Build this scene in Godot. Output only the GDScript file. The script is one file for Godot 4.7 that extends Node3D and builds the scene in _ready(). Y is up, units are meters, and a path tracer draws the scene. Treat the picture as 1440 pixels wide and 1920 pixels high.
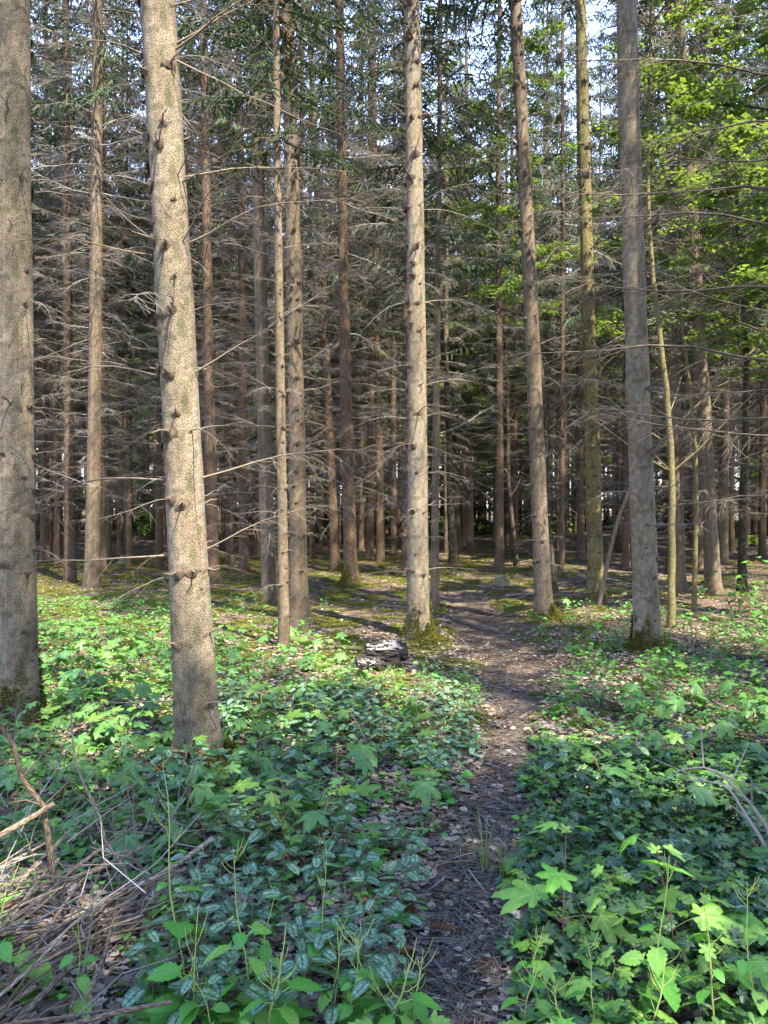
extends Node3D
# A spruce plantation in spring: the camera stands at 1.6 m at the start of a narrow footpath. x right, -z into the wood, metres.

var rng := RandomNumberGenerator.new()
var low := FastNoiseLite.new()
var fine := FastNoiseLite.new()
var M := {}
var P := {}
var used := {}

# ------------------------------------------------------------------ mesh builder
class MB:
	var v := PackedVector3Array()
	var n := PackedVector3Array()
	var t := PackedVector2Array()
	var c := PackedColorArray()
	var idx := PackedInt32Array()
	var col := Color(1, 1, 1)
	func put(p: Vector3, nn: Vector3, uv := Vector2.ZERO) -> int:
		v.append(p); n.append(nn); t.append(uv); c.append(col)
		return v.size() - 1
	func face(a: int, b: int, d: int) -> void:
		# clockwise seen from the side the normal points to
		var g := (v[b] - v[a]).cross(v[d] - v[a])
		if g.dot(n[a]) > 0.0:
			idx.append(a); idx.append(d); idx.append(b)
		else:
			idx.append(a); idx.append(b); idx.append(d)
	func tri(a: Vector3, b: Vector3, d: Vector3) -> void:
		var g := (d - a).cross(b - a)
		if g.length_squared() < 1e-14:
			return
		g = g.normalized()
		var k := v.size()
		v.append(a); v.append(b); v.append(d)
		n.append(g); n.append(g); n.append(g)
		t.append(Vector2.ZERO); t.append(Vector2(1, 0)); t.append(Vector2(0, 1))
		c.append(col); c.append(col); c.append(col)
		idx.append(k); idx.append(k + 1); idx.append(k + 2)
	func tube(pts: PackedVector3Array, rad: PackedFloat32Array, sides: int, us := 1.0, vs := 1.0, cap := false) -> void:
		var m := pts.size()
		var tan0 := (pts[1] - pts[0]).normalized()
		var nn := tan0.cross(Vector3.UP if absf(tan0.y) < 0.9 else Vector3.RIGHT).normalized()
		var first := v.size()
		var along := 0.0
		for k in m:
			var tn: Vector3
			if k == 0:
				tn = tan0
			elif k == m - 1:
				tn = (pts[k] - pts[k - 1]).normalized()
			else:
				tn = (pts[k + 1] - pts[k - 1]).normalized()
			nn = (nn - tn * nn.dot(tn)).normalized()
			var bb := tn.cross(nn)
			if k > 0:
				along += pts[k].distance_to(pts[k - 1])
			for j in sides + 1:
				var a := TAU * j / sides
				var d := nn * cos(a) + bb * sin(a)
				v.append(pts[k] + d * rad[k]); n.append(d); t.append(Vector2(us * j / sides, along * vs)); c.append(col)
		for k in m - 1:
			for j in sides:
				var a := first + k * (sides + 1) + j
				var b := a + sides + 1
				idx.append(a); idx.append(b); idx.append(a + 1)
				idx.append(a + 1); idx.append(b); idx.append(b + 1)
		if cap:
			for e in [0, m - 1]:
				var tn2: Vector3 = (pts[0] - pts[1]).normalized() if e == 0 else (pts[m - 1] - pts[m - 2]).normalized()
				var mid := put(pts[e], tn2, Vector2(0.5, 0.5))
				var ring := []
				for j in sides:
					var q: Vector3 = v[first + e * (sides + 1) + j]
					var a := TAU * j / sides
					ring.append(put(q, tn2, Vector2(0.5 + 0.5 * cos(a), 0.5 + 0.5 * sin(a))))
				for j in sides:
					face(mid, ring[j], ring[(j + 1) % sides])
	func mesh(mat: Material) -> ArrayMesh:
		var m := ArrayMesh.new()
		add_to(m, mat)
		return m
	func add_to(m: ArrayMesh, mat: Material) -> void:
		if v.is_empty():
			return
		var a := []
		a.resize(Mesh.ARRAY_MAX)
		a[Mesh.ARRAY_VERTEX] = v; a[Mesh.ARRAY_NORMAL] = n; a[Mesh.ARRAY_TEX_UV] = t; a[Mesh.ARRAY_COLOR] = c; a[Mesh.ARRAY_INDEX] = idx
		m.add_surface_from_arrays(Mesh.PRIMITIVE_TRIANGLES, a)
		m.surface_set_material(m.get_surface_count() - 1, mat)

# ------------------------------------------------------------------ naming
func numbered(called: String) -> String:
	if not used.has(called):
		used[called] = 0
		return called
	used[called] += 1
	return "%s_%03d" % [called, used[called]]

func tag(o: Node, label: String, category: String, group := "", kind := "") -> void:
	if label: o.set_meta("label", label)
	if category: o.set_meta("category", category)
	if group: o.set_meta("group", group)
	if kind: o.set_meta("kind", kind)

func thing(called: String, label: String, category: String, at: Vector3, group := "") -> Node3D:
	var o := Node3D.new()
	o.name = numbered(called)
	add_child(o)
	o.position = at
	tag(o, label, category, group)
	return o

func part(parent: Node, called: String, m: Mesh, xf := Transform3D()) -> MeshInstance3D:
	var o := MeshInstance3D.new()
	o.name = called
	o.mesh = m
	o.transform = xf
	parent.add_child(o, true)
	return o

func single(called: String, m: Mesh, xf: Transform3D, label: String, category: String, group := "", kind := "") -> MeshInstance3D:
	var o := MeshInstance3D.new()
	o.name = numbered(called)
	o.mesh = m
	o.transform = xf
	add_child(o)
	tag(o, label, category, group, kind)
	return o

func stuff(parent: Node, called: String, m: Mesh, places: Array, colors: PackedColorArray) -> MultiMeshInstance3D:
	var mm := MultiMesh.new()
	mm.transform_format = MultiMesh.TRANSFORM_3D
	mm.use_colors = not colors.is_empty()
	mm.mesh = m
	mm.instance_count = places.size()
	for k in places.size():
		mm.set_instance_transform(k, places[k])
		if mm.use_colors:
			mm.set_instance_color(k, colors[k])
	var o := MultiMeshInstance3D.new()
	o.name = numbered(called) if parent == self else called
	o.multimesh = mm
	parent.add_child(o, true)
	o.set_meta("kind", "stuff")
	return o

func copy(o: Node3D, xf: Transform3D, label := "", group := "") -> Node3D:
	var called: String = o.get_meta("called")
	var c: Node3D = o.duplicate()
	c.name = numbered(called)
	add_child(c)
	c.transform = xf
	if label: c.set_meta("label", label)
	if group: c.set_meta("group", group)
	return c

# ------------------------------------------------------------------ small maths
func rf(a: float, b: float) -> float:
	return rng.randf_range(a, b)

func turned(at: Vector3, yaw: float, scale := 1.0, pitch := 0.0, roll := 0.0) -> Transform3D:
	return Transform3D(Basis.from_euler(Vector3(pitch, yaw, roll)).scaled(Vector3.ONE * scale), at)

func along(at: Vector3, dir: Vector3, roll: float, scale: Vector3) -> Transform3D:
	# local +x runs along dir
	var x := dir.normalized()
	var z := x.cross(Vector3.UP if absf(x.y) < 0.95 else Vector3.RIGHT).normalized()
	var y := z.cross(x)
	var b := Basis(x, y, z).rotated(x, roll)
	return Transform3D(Basis(b.x * scale.x, b.y * scale.y, b.z * scale.z), at)

const PATH := [[-8.0, -1.2], [1.0, 0.1], [2.4, 0.24], [3.1, 0.34], [4.2, 0.6], [5.1, 0.84], [6.6, 1.12], [8.5, 1.36], [10.0, 1.35], [12.8, 1.42], [17.7, 2.1], [25.6, 3.4], [40.0, 5.0], [90.0, 12.0]]
func path_x(d: float) -> float:
	for k in PATH.size() - 1:
		if d <= PATH[k + 1][0]:
			return lerpf(PATH[k][1], PATH[k + 1][1], smoothstep(0, 1, (d - PATH[k][0]) / (PATH[k + 1][0] - PATH[k][0])))
	return 12.0

func path_half(d: float) -> float:
	return lerpf(0.15, 0.36, smoothstep(5.5, 9.0, d)) * (1.0 - 0.35 * smoothstep(14.0, 24.0, d))

func off_path(x: float, d: float) -> float:
	return absf(x - path_x(d)) / path_half(d)

func ground_y(x: float, z: float) -> float:
	var h := 0.11 * low.get_noise_2d(x * 9.0, z * 9.0) + 0.025 * low.get_noise_2d(x * 60.0 + 300.0, z * 60.0)
	var d := -z
	h -= 0.035 * (1.0 - smoothstep(0.7, 1.8, off_path(x, d))) * (1.0 - smoothstep(10.0, 16.0, d))
	h += 0.03 * smoothstep(10.0, 40.0, d)
	return h

func moss_at(x: float, z: float) -> float:
	var d := -z
	var k := low.get_noise_2d(x * 55.0 + 90.0, z * 55.0) * 0.7 + low.get_noise_2d(x * 190.0, z * 190.0 + 40.0) * 0.4
	var where := smoothstep(4.2, 6.5, d) * (1.0 - 0.6 * smoothstep(20.0, 34.0, d))
	where *= 1.0 - 0.55 * smoothstep(0.12, 0.3, x / maxf(d, 1.0))
	return smoothstep(0.02, 0.16, k - 0.17 + 0.22 * where - 0.14 * (1.0 - where)) * maxf(smoothstep(0.8, 1.5, off_path(x, d) + 0.5 * k), 0.8 * smoothstep(12.0, 17.0, d))

# ------------------------------------------------------------------ materials
func noise_bytes(size: int, type: int, freq: float, sd: int, oct := 3) -> PackedByteArray:
	var f := FastNoiseLite.new()
	f.noise_type = type
	f.frequency = freq
	f.seed = sd
	f.fractal_octaves = oct
	f.cellular_return_type = FastNoiseLite.RETURN_DISTANCE2_SUB
	var im := f.get_seamless_image(size, size)
	im.convert(Image.FORMAT_L8)
	return im.get_data()

func rgb_image(size: int, bytes: PackedByteArray) -> ImageTexture:
	return ImageTexture.create_from_image(Image.create_from_data(size, size, false, Image.FORMAT_RGB8, bytes))

func bark(seed_: int, dark: Color, pale: Color, speck: float, stretch: float) -> StandardMaterial3D:
	var s := 512
	var a := noise_bytes(s, FastNoiseLite.TYPE_CELLULAR, 0.045, seed_, 2)
	var b := noise_bytes(s, FastNoiseLite.TYPE_SIMPLEX_SMOOTH, 0.07, seed_ + 1, 4)
	var e := noise_bytes(s, FastNoiseLite.TYPE_SIMPLEX_SMOOTH, 0.010, seed_ + 2, 4)
	var l := noise_bytes(s, FastNoiseLite.TYPE_SIMPLEX_SMOOTH, 0.007, seed_ + 3, 5)
	var out := PackedByteArray(); out.resize(s * s * 3)
	var hgt := PackedByteArray(); hgt.resize(s * s * 3)
	for k in s * s:
		var f: float = a[k] / 255.0
		var g: float = b[k] / 255.0
		var w: float = e[k] / 255.0
		var crack := smoothstep(0.02, 0.22, f)
		var t := clampf(0.28 + 0.48 * g * crack + 0.6 * (w - 0.5) + 0.14 * crack, 0.0, 1.0)
		if g < 0.44:
			t *= 1.0 - speck * smoothstep(0.44, 0.30, g)
		var cc := dark.lerp(pale, t)
		var lichen := 0.45 * smoothstep(0.52, 0.68, l[k] / 255.0)
		cc = cc.lerp(Color(0.40, 0.42, 0.31) * (0.45 + 0.7 * t), lichen)
		out[k * 3] = int(cc.r * 255); out[k * 3 + 1] = int(cc.g * 255); out[k * 3 + 2] = int(cc.b * 255)
		var hh := int(255.0 * clampf(0.55 * crack + 0.45 * g, 0, 1))
		hgt[k * 3] = hh; hgt[k * 3 + 1] = hh; hgt[k * 3 + 2] = hh
	var m := StandardMaterial3D.new()
	m.albedo_texture = rgb_image(s, out)
	m.roughness = 0.95
	m.metallic_specular = 0.25
	m.heightmap_enabled = true
	m.heightmap_texture = rgb_image(s, hgt)
	m.heightmap_scale = 0.5
	m.uv1_scale = Vector3(1, stretch, 1)
	m.vertex_color_use_as_albedo = true
	return m

func plain(c: Color, rough := 0.9, spec := 0.3) -> StandardMaterial3D:
	var m := StandardMaterial3D.new()
	m.albedo_color = c.linear_to_srgb()
	m.roughness = rough
	m.metallic_specular = spec
	return m

func tinted(c: Color, rough := 0.9, spec := 0.3, back := 0.0) -> StandardMaterial3D:
	# colour comes from vertex or instance colours
	var m := plain(c, rough, spec)
	m.vertex_color_use_as_albedo = true
	if back > 0.0:
		m.backlight_enabled = true
		m.backlight = Color(back, back, back * 0.6).linear_to_srgb()
	return m

func seg_dist(p: Vector2, a: Vector2, b: Vector2) -> Vector2:
	var ab := b - a
	var t := clampf((p - a).dot(ab) / ab.length_squared(), 0, 1)
	return Vector2(p.distance_to(a + ab * t), t)

func leaf_texture(size: int, base: Color, dark: Color, vein: Color, veins: Array, width: float, kind: String, seed_: int) -> ImageTexture:
	var b := noise_bytes(size, FastNoiseLite.TYPE_SIMPLEX_SMOOTH, 0.03, seed_, 4)
	var out := PackedByteArray(); out.resize(size * size * 3)
	for y in size:
		for x in size:
			var p := Vector2(float(x) / size, 1.0 - float(y) / size)
			var near := 9.0
			for q in veins:
				var sd := seg_dist(p, q[0], q[1])
				near = minf(near, sd.x + 0.006 * sd.y + q[2])
			var g: float = b[y * size + x] / 255.0
			var cc := dark.lerp(base, clampf(0.5 + 0.9 * (g - 0.5), 0, 1))
			if kind == "silver":
				# the pale band of yellow archangel lies along each side of the midrib and out to the margin
				var side := absf(p.x - 0.5)
				var band := smoothstep(0.02, 0.06, side + 0.05 * (g - 0.5)) * (1.0 - smoothstep(0.17, 0.25, side + 0.25 * (g - 0.5)))
				band = maxf(band, 0.0) * smoothstep(0.12, 0.24, p.y) * (1.0 - smoothstep(0.78, 0.9, p.y))
				cc = cc.lerp(Color(0.58, 0.67, 0.55), clampf(band * (0.5 + 1.1 * (g - 0.4)), 0, 1))
			cc = cc.lerp(vein, (1.0 - smoothstep(width * 0.4, width, near)))
			var k := (y * size + x) * 3
			out[k] = int(clampf(cc.r, 0, 1) * 255); out[k + 1] = int(clampf(cc.g, 0, 1) * 255); out[k + 2] = int(clampf(cc.b, 0, 1) * 255)
	return rgb_image(size, out)

func leaf_mat(tex: Texture2D, tint: Color, rough: float, back: float) -> StandardMaterial3D:
	var m := StandardMaterial3D.new()
	m.albedo_texture = tex
	m.albedo_color = tint
	m.roughness = rough
	m.metallic_specular = 0.4
	m.backlight_enabled = true
	m.backlight = Color(back * 0.9, back, back * 0.35).linear_to_srgb()
	return m

func palm_veins(angles: Array, lens: Array) -> Array:
	var o := Vector2(0.5, 0.3)
	var out := []
	for k in angles.size():
		for s in ([1] if angles[k] == 0 else [-1, 1]):
			var a: float = deg_to_rad(angles[k]) * s
			var dir := Vector2(sin(a), cos(a))
			var tip: Vector2 = o + dir * lens[k] * 0.62
			out.append([o, tip, 0.0])
			for j in 4:
				var q: Vector2 = o.lerp(tip, 0.3 + 0.17 * j)
				for w in [-1, 1]:
					out.append([q, q + dir.rotated(0.75 * w) * (0.15 - 0.025 * j) * lens[k], 0.005])
	return out

func make_materials() -> void:
	M.bark_grey = bark(11, Color(0.30, 0.265, 0.225), Color(0.58, 0.54, 0.48), 0.42, 1.0)
	M.bark_brown = bark(23, Color(0.25, 0.21, 0.178), Color(0.51, 0.455, 0.395), 0.4, 1.0)
	M.bark_red = bark(37, Color(0.21, 0.16, 0.135), Color(0.47, 0.385, 0.33), 0.5, 1.0)
	M.bark_green = bark(41, Color(0.22, 0.19, 0.12), Color(0.53, 0.50, 0.34), 0.5, 1.0)
	M.bark_dark = bark(53, Color(0.13, 0.11, 0.09), Color(0.30, 0.27, 0.22), 0.5, 0.6)
	M.dry = [plain(Color(0.27, 0.205, 0.15), 0.8), plain(Color(0.21, 0.15, 0.11), 0.8), plain(Color(0.32, 0.25, 0.19), 0.8)]
	M.moss_wood = plain(Color(0.085, 0.09, 0.025), 0.95)
	M.knot = plain(Color(0.045, 0.034, 0.025))
	M.dead = tinted(Color(1, 1, 1), 0.9, 0.25)
	M.needle = tinted(Color(1, 1, 1), 0.6, 0.4, 0.45)
	M.leafy = tinted(Color(1, 1, 1), 0.5, 0.45, 0.95)
	var sb := noise_bytes(256, FastNoiseLite.TYPE_SIMPLEX_SMOOTH, 0.06, 61, 4)
	var sc := PackedByteArray(); sc.resize(256 * 256 * 3)
	for k in 256 * 256:
		var g: float = clampf(0.12 + 1.0 * sb[k] / 255.0, 0.05, 1.0)
		sc[k * 3] = int(255 * g); sc[k * 3 + 1] = int(250 * g); sc[k * 3 + 2] = int(242 * g)
	M.stick = tinted(Color(1, 1, 1), 0.92, 0.25)
	M.stick.albedo_texture = rgb_image(256, sc)
	M.stick.uv1_scale = Vector3(1, 0.35, 1)
	M.moss = tinted(Color(1, 1, 1), 0.95, 0.2, 0.25)
	M.litter = tinted(Color(1, 1, 1), 0.8, 0.3, 0.2)
	M.grass = tinted(Color(1, 1, 1), 0.5, 0.4, 0.5)
	M.stem = tinted(Color(1, 1, 1), 0.6, 0.4)
	# ground
	var s := 1024
	var a := noise_bytes(s, FastNoiseLite.TYPE_CELLULAR, 0.028, 71, 3)
	var b := noise_bytes(s, FastNoiseLite.TYPE_SIMPLEX_SMOOTH, 0.05, 72, 5)
	var e := noise_bytes(s, FastNoiseLite.TYPE_SIMPLEX_SMOOTH, 0.006, 73, 4)
	var out := PackedByteArray(); out.resize(s * s * 3)
	var hgt := PackedByteArray(); hgt.resize(s * s)
	for k in s * s:
		var f: float = a[k] / 255.0
		var g: float = b[k] / 255.0
		var w: float = e[k] / 255.0
		var t := clampf(0.2 + 0.75 * g + 0.5 * (f - 0.4) + 0.5 * (w - 0.5), 0.06, 1.0)
		out[k * 3] = int(255 * t); out[k * 3 + 1] = int(255 * clampf(t * (0.94 + 0.1 * w), 0, 1)); out[k * 3 + 2] = int(255 * clampf(t * (0.86 + 0.2 * w), 0, 1))
		hgt[k] = int(255 * clampf(0.6 * g + 0.5 * f, 0, 1))
	var gm := StandardMaterial3D.new()
	gm.albedo_texture = rgb_image(s, out)
	gm.vertex_color_use_as_albedo = true
	gm.roughness = 0.95
	gm.metallic_specular = 0.2
	gm.uv1_triplanar = true
	gm.uv1_world_triplanar = true
	gm.uv1_scale = Vector3.ONE * 0.55
	gm.heightmap_enabled = true
	gm.heightmap_texture = ImageTexture.create_from_image(Image.create_from_data(s, s, false, Image.FORMAT_L8, hgt))
	gm.heightmap_scale = 2.0
	M.ground = gm
	# leaves
	var pv := palm_veins([0, 46, 96], [1.0, 0.88, 0.6])
	var mt := leaf_texture(160, Color(0.365, 0.50, 0.25), Color(0.265, 0.395, 0.20), Color(0.45, 0.57, 0.34), pv, 0.010, "", 81)
	M.maple = [leaf_mat(mt, Color(0.82, 0.90, 0.88), 0.42, 0.4), leaf_mat(mt, Color(0.95, 1.0, 0.95), 0.45, 0.55), leaf_mat(mt, Color(1.0, 1.0, 0.75), 0.5, 0.6)]
	var mt2 := leaf_texture(160, Color(0.50, 0.66, 0.28), Color(0.40, 0.58, 0.24), Color(0.62, 0.74, 0.42), pv, 0.010, "", 82)
	M.maple_young = [leaf_mat(mt2, Color(1, 1, 1), 0.5, 0.7), leaf_mat(mt2, Color(0.9, 1, 0.85), 0.5, 0.7)]
	var iv := leaf_texture(160, Color(0.225, 0.335, 0.185), Color(0.15, 0.24, 0.14), Color(0.42, 0.50, 0.36), palm_veins([0, 55, 112], [1.0, 0.8, 0.6]), 0.009, "", 83)
	M.ivy = [leaf_mat(iv, Color(1, 1, 1), 0.42, 0.2), leaf_mat(iv, Color(0.88, 0.94, 0.95), 0.38, 0.15), leaf_mat(iv, Color(1.3, 1.35, 0.9), 0.45, 0.35)]
	var ov := []
	ov.append([Vector2(0.5, 0.0), Vector2(0.5, 1.0), 0.0])
	for k in 6:
		for w in [-1, 1]:
			ov.append([Vector2(0.5, 0.08 + 0.13 * k), Vector2(0.5 + 0.32 * w, 0.26 + 0.14 * k), 0.004])
	var sv := leaf_texture(160, Color(0.26, 0.38, 0.215), Color(0.185, 0.29, 0.17), Color(0.27, 0.38, 0.225), ov, 0.012, "silver", 84)
	M.silver = [leaf_mat(sv, Color(1, 1, 1), 0.45, 0.3), leaf_mat(sv, Color(0.9, 0.95, 1.0), 0.42, 0.3)]
	var gv := leaf_texture(160, Color(0.47, 0.64, 0.26), Color(0.36, 0.54, 0.22), Color(0.60, 0.72, 0.40), ov, 0.012, "", 85)
	M.herb = [leaf_mat(gv, Color(1, 1, 1), 0.5, 0.65), leaf_mat(gv, Color(0.75, 0.9, 0.8), 0.5, 0.6)]

# ------------------------------------------------------------------ leaf shapes (origin at the leaf's foot, blade along +x, face up +y)
func palmate(lobes: Array, teeth: float, count: int, droop: float, seed_: int) -> MB:
	# lobes: [angle, length, width]; radius from the foot of the blade
	var r2 := RandomNumberGenerator.new(); r2.seed = seed_
	var mb := MB.new()
	var tilt := r2.randf_range(-0.15, 0.15)
	var rim := []
	var inner := []
	var mid := mb.put(Vector3.ZERO, Vector3.UP, Vector2(0.5, 0.3))
	for k in count + 1:
		var a := lerpf(-158.0, 158.0, float(k) / count)
		var r := 0.26
		for l in lobes:
			for s in [-1.0, 1.0]:
				var da: float = (a - l[0] * s) / l[2]
				r = maxf(r, l[1] * (0.42 + 0.58 * exp(-da * da * 1.6)) * exp(-pow(absf(da) * 0.55, 4.0)))
		r *= 1.0 + teeth * (1.0 if k % 2 == 0 else -1.0) * (1.0 - absf(a) / 240.0) + r2.randf_range(-0.02, 0.02)
		var th := deg_to_rad(a)
		for ring in 2:
			var rr := r * (0.52 if ring == 0 else 1.0)
			var px := cos(th) * rr
			var pz := sin(th) * rr
			var y := -droop * rr * rr + 0.05 * cos(th * 7.0 + 0.4) * rr + tilt * pz * rr + (0.06 * rr if ring == 0 else 0.0)
			var ii := mb.put(Vector3(px, y, pz), Vector3.UP, Vector2(0.5 + pz * 0.62, 0.3 + px * 0.62))
			if ring == 0: inner.append(ii)
			else: rim.append(ii)
	for k in count:
		mb.face(mid, inner[k], inner[k + 1])
		mb.face(inner[k], rim[k], rim[k + 1])
		mb.face(inner[k], rim[k + 1], inner[k + 1])
	for k in mb.t.size():
		mb.t[k] = Vector2(mb.t[k].x, 1.0 - mb.t[k].y)
	smooth(mb)
	return mb

func blade(width: float, teeth: float, segs: int, fold: float, droop: float, heart := 0.0) -> MB:
	# a simple leaf of length 1 along +x
	var mb := MB.new()
	var rows := []
	for k in segs + 1:
		var t := float(k) / segs
		var w := width * pow(sin(PI * clampf(pow(t, 0.72), 0.0, 1.0)), 0.8)
		if heart > 0.0 and k == 0: w = width * heart
		if k == segs: w = 0.0
		w *= 1.0 + (teeth if k % 2 == 0 else -teeth)
		var back := -0.12 * heart if k == 0 else 0.0
		var y := -droop * t * t
		var row := []
		for s in [-1.0, 0.0, 1.0]:
			var p := Vector3(t + (back if s != 0.0 else 0.0), y + absf(s) * w * fold, s * w)
			row.append(mb.put(p, Vector3.UP, Vector2(0.5 + s * w, 1.0 - t)))
		rows.append(row)
	for k in segs:
		for s in 2:
			mb.face(rows[k][s], rows[k + 1][s], rows[k + 1][s + 1])
			mb.face(rows[k][s], rows[k + 1][s + 1], rows[k][s + 1])
	smooth(mb)
	return mb

func smooth(mb: MB) -> void:
	var acc := PackedVector3Array(); acc.resize(mb.v.size())
	for k in range(0, mb.idx.size(), 3):
		var a := mb.idx[k]; var b := mb.idx[k + 1]; var d := mb.idx[k + 2]
		var g := (mb.v[d] - mb.v[a]).cross(mb.v[b] - mb.v[a])
		acc[a] += g; acc[b] += g; acc[d] += g
	for k in acc.size():
		if acc[k].length_squared() > 1e-16:
			mb.n[k] = acc[k].normalized()

# ------------------------------------------------------------------ trees
func trunk_radius(h: float, r: float, height: float) -> float:
	return maxf(r * pow(maxf(1.0 - h / height, 0.0), 0.75), 0.008)

func trunk_mesh(r: float, height: float, sides: int, step: float, flare: float, mat: Material, seed_: int) -> ArrayMesh:
	var mb := MB.new()
	var r2 := RandomNumberGenerator.new(); r2.seed = seed_
	var hs := PackedFloat32Array()
	var h := -0.25
	while h < height:
		hs.append(h)
		h += (0.05 if h < 0.5 else step) if h < 9.5 else 1.6
	hs.append(height)
	var ph := r2.randf() * TAU
	var roots := r2.randi_range(4, 5)
	var tiles := maxf(1.0, roundf(TAU * r / 0.45))
	for k in hs.size():
		var y := hs[k]
		var rad := trunk_radius(maxf(y, 0.0), r, height)
		var bend := Vector3(sin(y * 0.33 + ph) - sin(ph), 0, cos(y * 0.27 + ph) - cos(ph)) * 0.022
		for j in sides + 1:
			var a := TAU * (j % sides) / sides
			var f := flare * exp(-maxf(y, -0.1) / 0.13) * (0.55 + 0.6 * pow(maxf(0.0, cos(a * roots * 0.5 + ph)), 2.0))
			f += 0.12 * exp(-maxf(y, 0.0) / 0.7)
			var q := rad * (1.0 + f + 0.075 * low.get_noise_3d(cos(a) * 40.0 + seed_ * 7.0, y * 60.0, sin(a) * 40.0) + 0.035 * fine.get_noise_3d(cos(a) * 30.0, y * 90.0 + seed_, sin(a) * 30.0))
			var d := Vector3(cos(a), 0, sin(a))
			var pa := low.get_noise_3d(cos(a) * 14.0 + seed_, y * 26.0, sin(a) * 14.0)
			var pb := fine.get_noise_3d(cos(a) * 9.0, y * 55.0 + seed_ * 3.0, sin(a) * 9.0)
			mb.col = (Color(0.80, 0.80, 0.74).lerp(Color(1.22, 1.12, 1.02), clampf(0.5 + 1.5 * pa, 0, 1))) * (0.98 + 0.5 * pb)
			mb.put(d * q + bend + Vector3(0, y, 0), d, Vector2(tiles * j / sides, y / 0.47 + seed_ * 0.37))
	for k in hs.size() - 1:
		for j in sides:
			var a := k * (sides + 1) + j
			mb.face(a, a + sides + 1, a + 1)
			mb.face(a + 1, a + sides + 1, a + sides + 2)
	return mb.mesh(mat)

func dead_branch(mb: MB, origin: Vector3, dir: Vector3, length: float, radius: float, arch: float, twigs: int, r2: RandomNumberGenerator, sides := 3) -> void:
	# a dry branch: leaves the trunk along dir, arches over, and carries thin drooping twigs on both sides
	var out := Vector3(dir.x, 0, dir.z).normalized()
	var side := out.cross(Vector3.UP)
	var pts := PackedVector3Array()
	var rad := PackedFloat32Array()
	var segs := 7
	var p := origin
	var el := asin(clampf(dir.normalized().y, -1, 1))
	var yaw := 0.0
	for k in segs + 1:
		pts.append(p)
		var s := float(k) / segs
		rad.append(radius * (1.0 - 0.82 * s))
		el -= arch / segs * (1.3 - s) + r2.randf_range(-0.16, 0.16)
		yaw += r2.randf_range(-0.2, 0.2)
		p += (out.rotated(Vector3.UP, yaw) * cos(el) + Vector3.UP * sin(el)) * length / segs
	mb.tube(pts, rad, sides + (1 if radius > 0.008 else 0))
	for k in twigs:
		var s := r2.randf_range(0.2, 1.0)
		var f := s * segs
		var i := mini(int(f), segs - 1)
		var q := pts[i].lerp(pts[i + 1], f - i)
		var fw := (pts[i + 1] - pts[i]).normalized()
		var sd := (1.0 if r2.randf() < 0.5 else -1.0)
		var td := (fw * r2.randf_range(0.3, 0.9) + side * sd * r2.randf_range(0.3, 1.0) + Vector3.UP * r2.randf_range(-0.65, 0.2)).normalized()
		var tl := length * r2.randf_range(0.1, 0.34) * (1.15 - 0.6 * s)
		var e := q + td * tl * 0.55
		var g := e + (td + Vector3(r2.randf_range(-0.4, 0.4), r2.randf_range(-0.55, 0.25), r2.randf_range(-0.4, 0.4))).normalized() * tl * 0.5
		var tr := maxf(radius * 0.27, 0.0017)
		mb.tube(PackedVector3Array([q, e, g]), PackedFloat32Array([tr, tr * 0.75, tr * 0.4]), 3)
		for rep_ in r2.randi_range(0, 2):
			var u := e + (td.rotated(Vector3.UP, r2.randf_range(-1.0, 1.0)) + Vector3.DOWN * r2.randf_range(0.0, 0.6)).normalized() * tl * 0.4
			mb.tube(PackedVector3Array([e, u]), PackedFloat32Array([tr * 0.7, tr * 0.35]), 3)

func dead_colour(r2: RandomNumberGenerator) -> Color:
	var k := r2.randf()
	var g := r2.randf_range(0.8, 1.25)
	if k < 0.45: return Color(0.15, 0.134, 0.113) * g
	if k < 0.85: return Color(0.112, 0.096, 0.078) * g
	return Color(0.27, 0.248, 0.215) * g

func tangle_mesh(r: float, height: float, from: float, to: float, reach: float, seed_: int) -> ArrayMesh:
	# the dead lower crown of one spruce
	var mb := MB.new()
	var r2 := RandomNumberGenerator.new(); r2.seed = seed_
	var h := from
	while h < to:
		var t := (h - from) / (to - from)
		var az0 := r2.randf() * TAU
		var k := r2.randi_range(4, 6)
		for j in k:
			var az := az0 + TAU * j / k + r2.randf_range(-0.35, 0.35)
			var hh := h + r2.randf_range(-0.06, 0.06)
			var o := Vector3(cos(az), 0, sin(az)) * trunk_radius(hh, r, height) * 0.8 + Vector3.UP * hh
			var L := reach * lerpf(0.55, 1.15, t) * r2.randf_range(0.35, 1.1)
			mb.col = dead_colour(r2)
			dead_branch(mb, o, Vector3(cos(az), r2.randf_range(-0.1, 0.35 + 0.2 * t), sin(az)), L, 0.0034 + 0.0040 * L, r2.randf_range(0.0, 0.5), int(20 + 24 * t), r2)
		for j in 3:
			var az := r2.randf() * TAU
			var hh := h + r2.randf_range(0.08, 0.3)
			var o := Vector3(cos(az), 0, sin(az)) * trunk_radius(hh, r, height) * 0.8 + Vector3.UP * hh
			mb.col = dead_colour(r2)
			dead_branch(mb, o, Vector3(cos(az), r2.randf_range(-0.3, 0.3), sin(az)), reach * r2.randf_range(0.12, 0.4), 0.004, 0.5, 4, r2)
		h += r2.randf_range(0.27, 0.40)
	return mb.mesh(M.dead)

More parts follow.
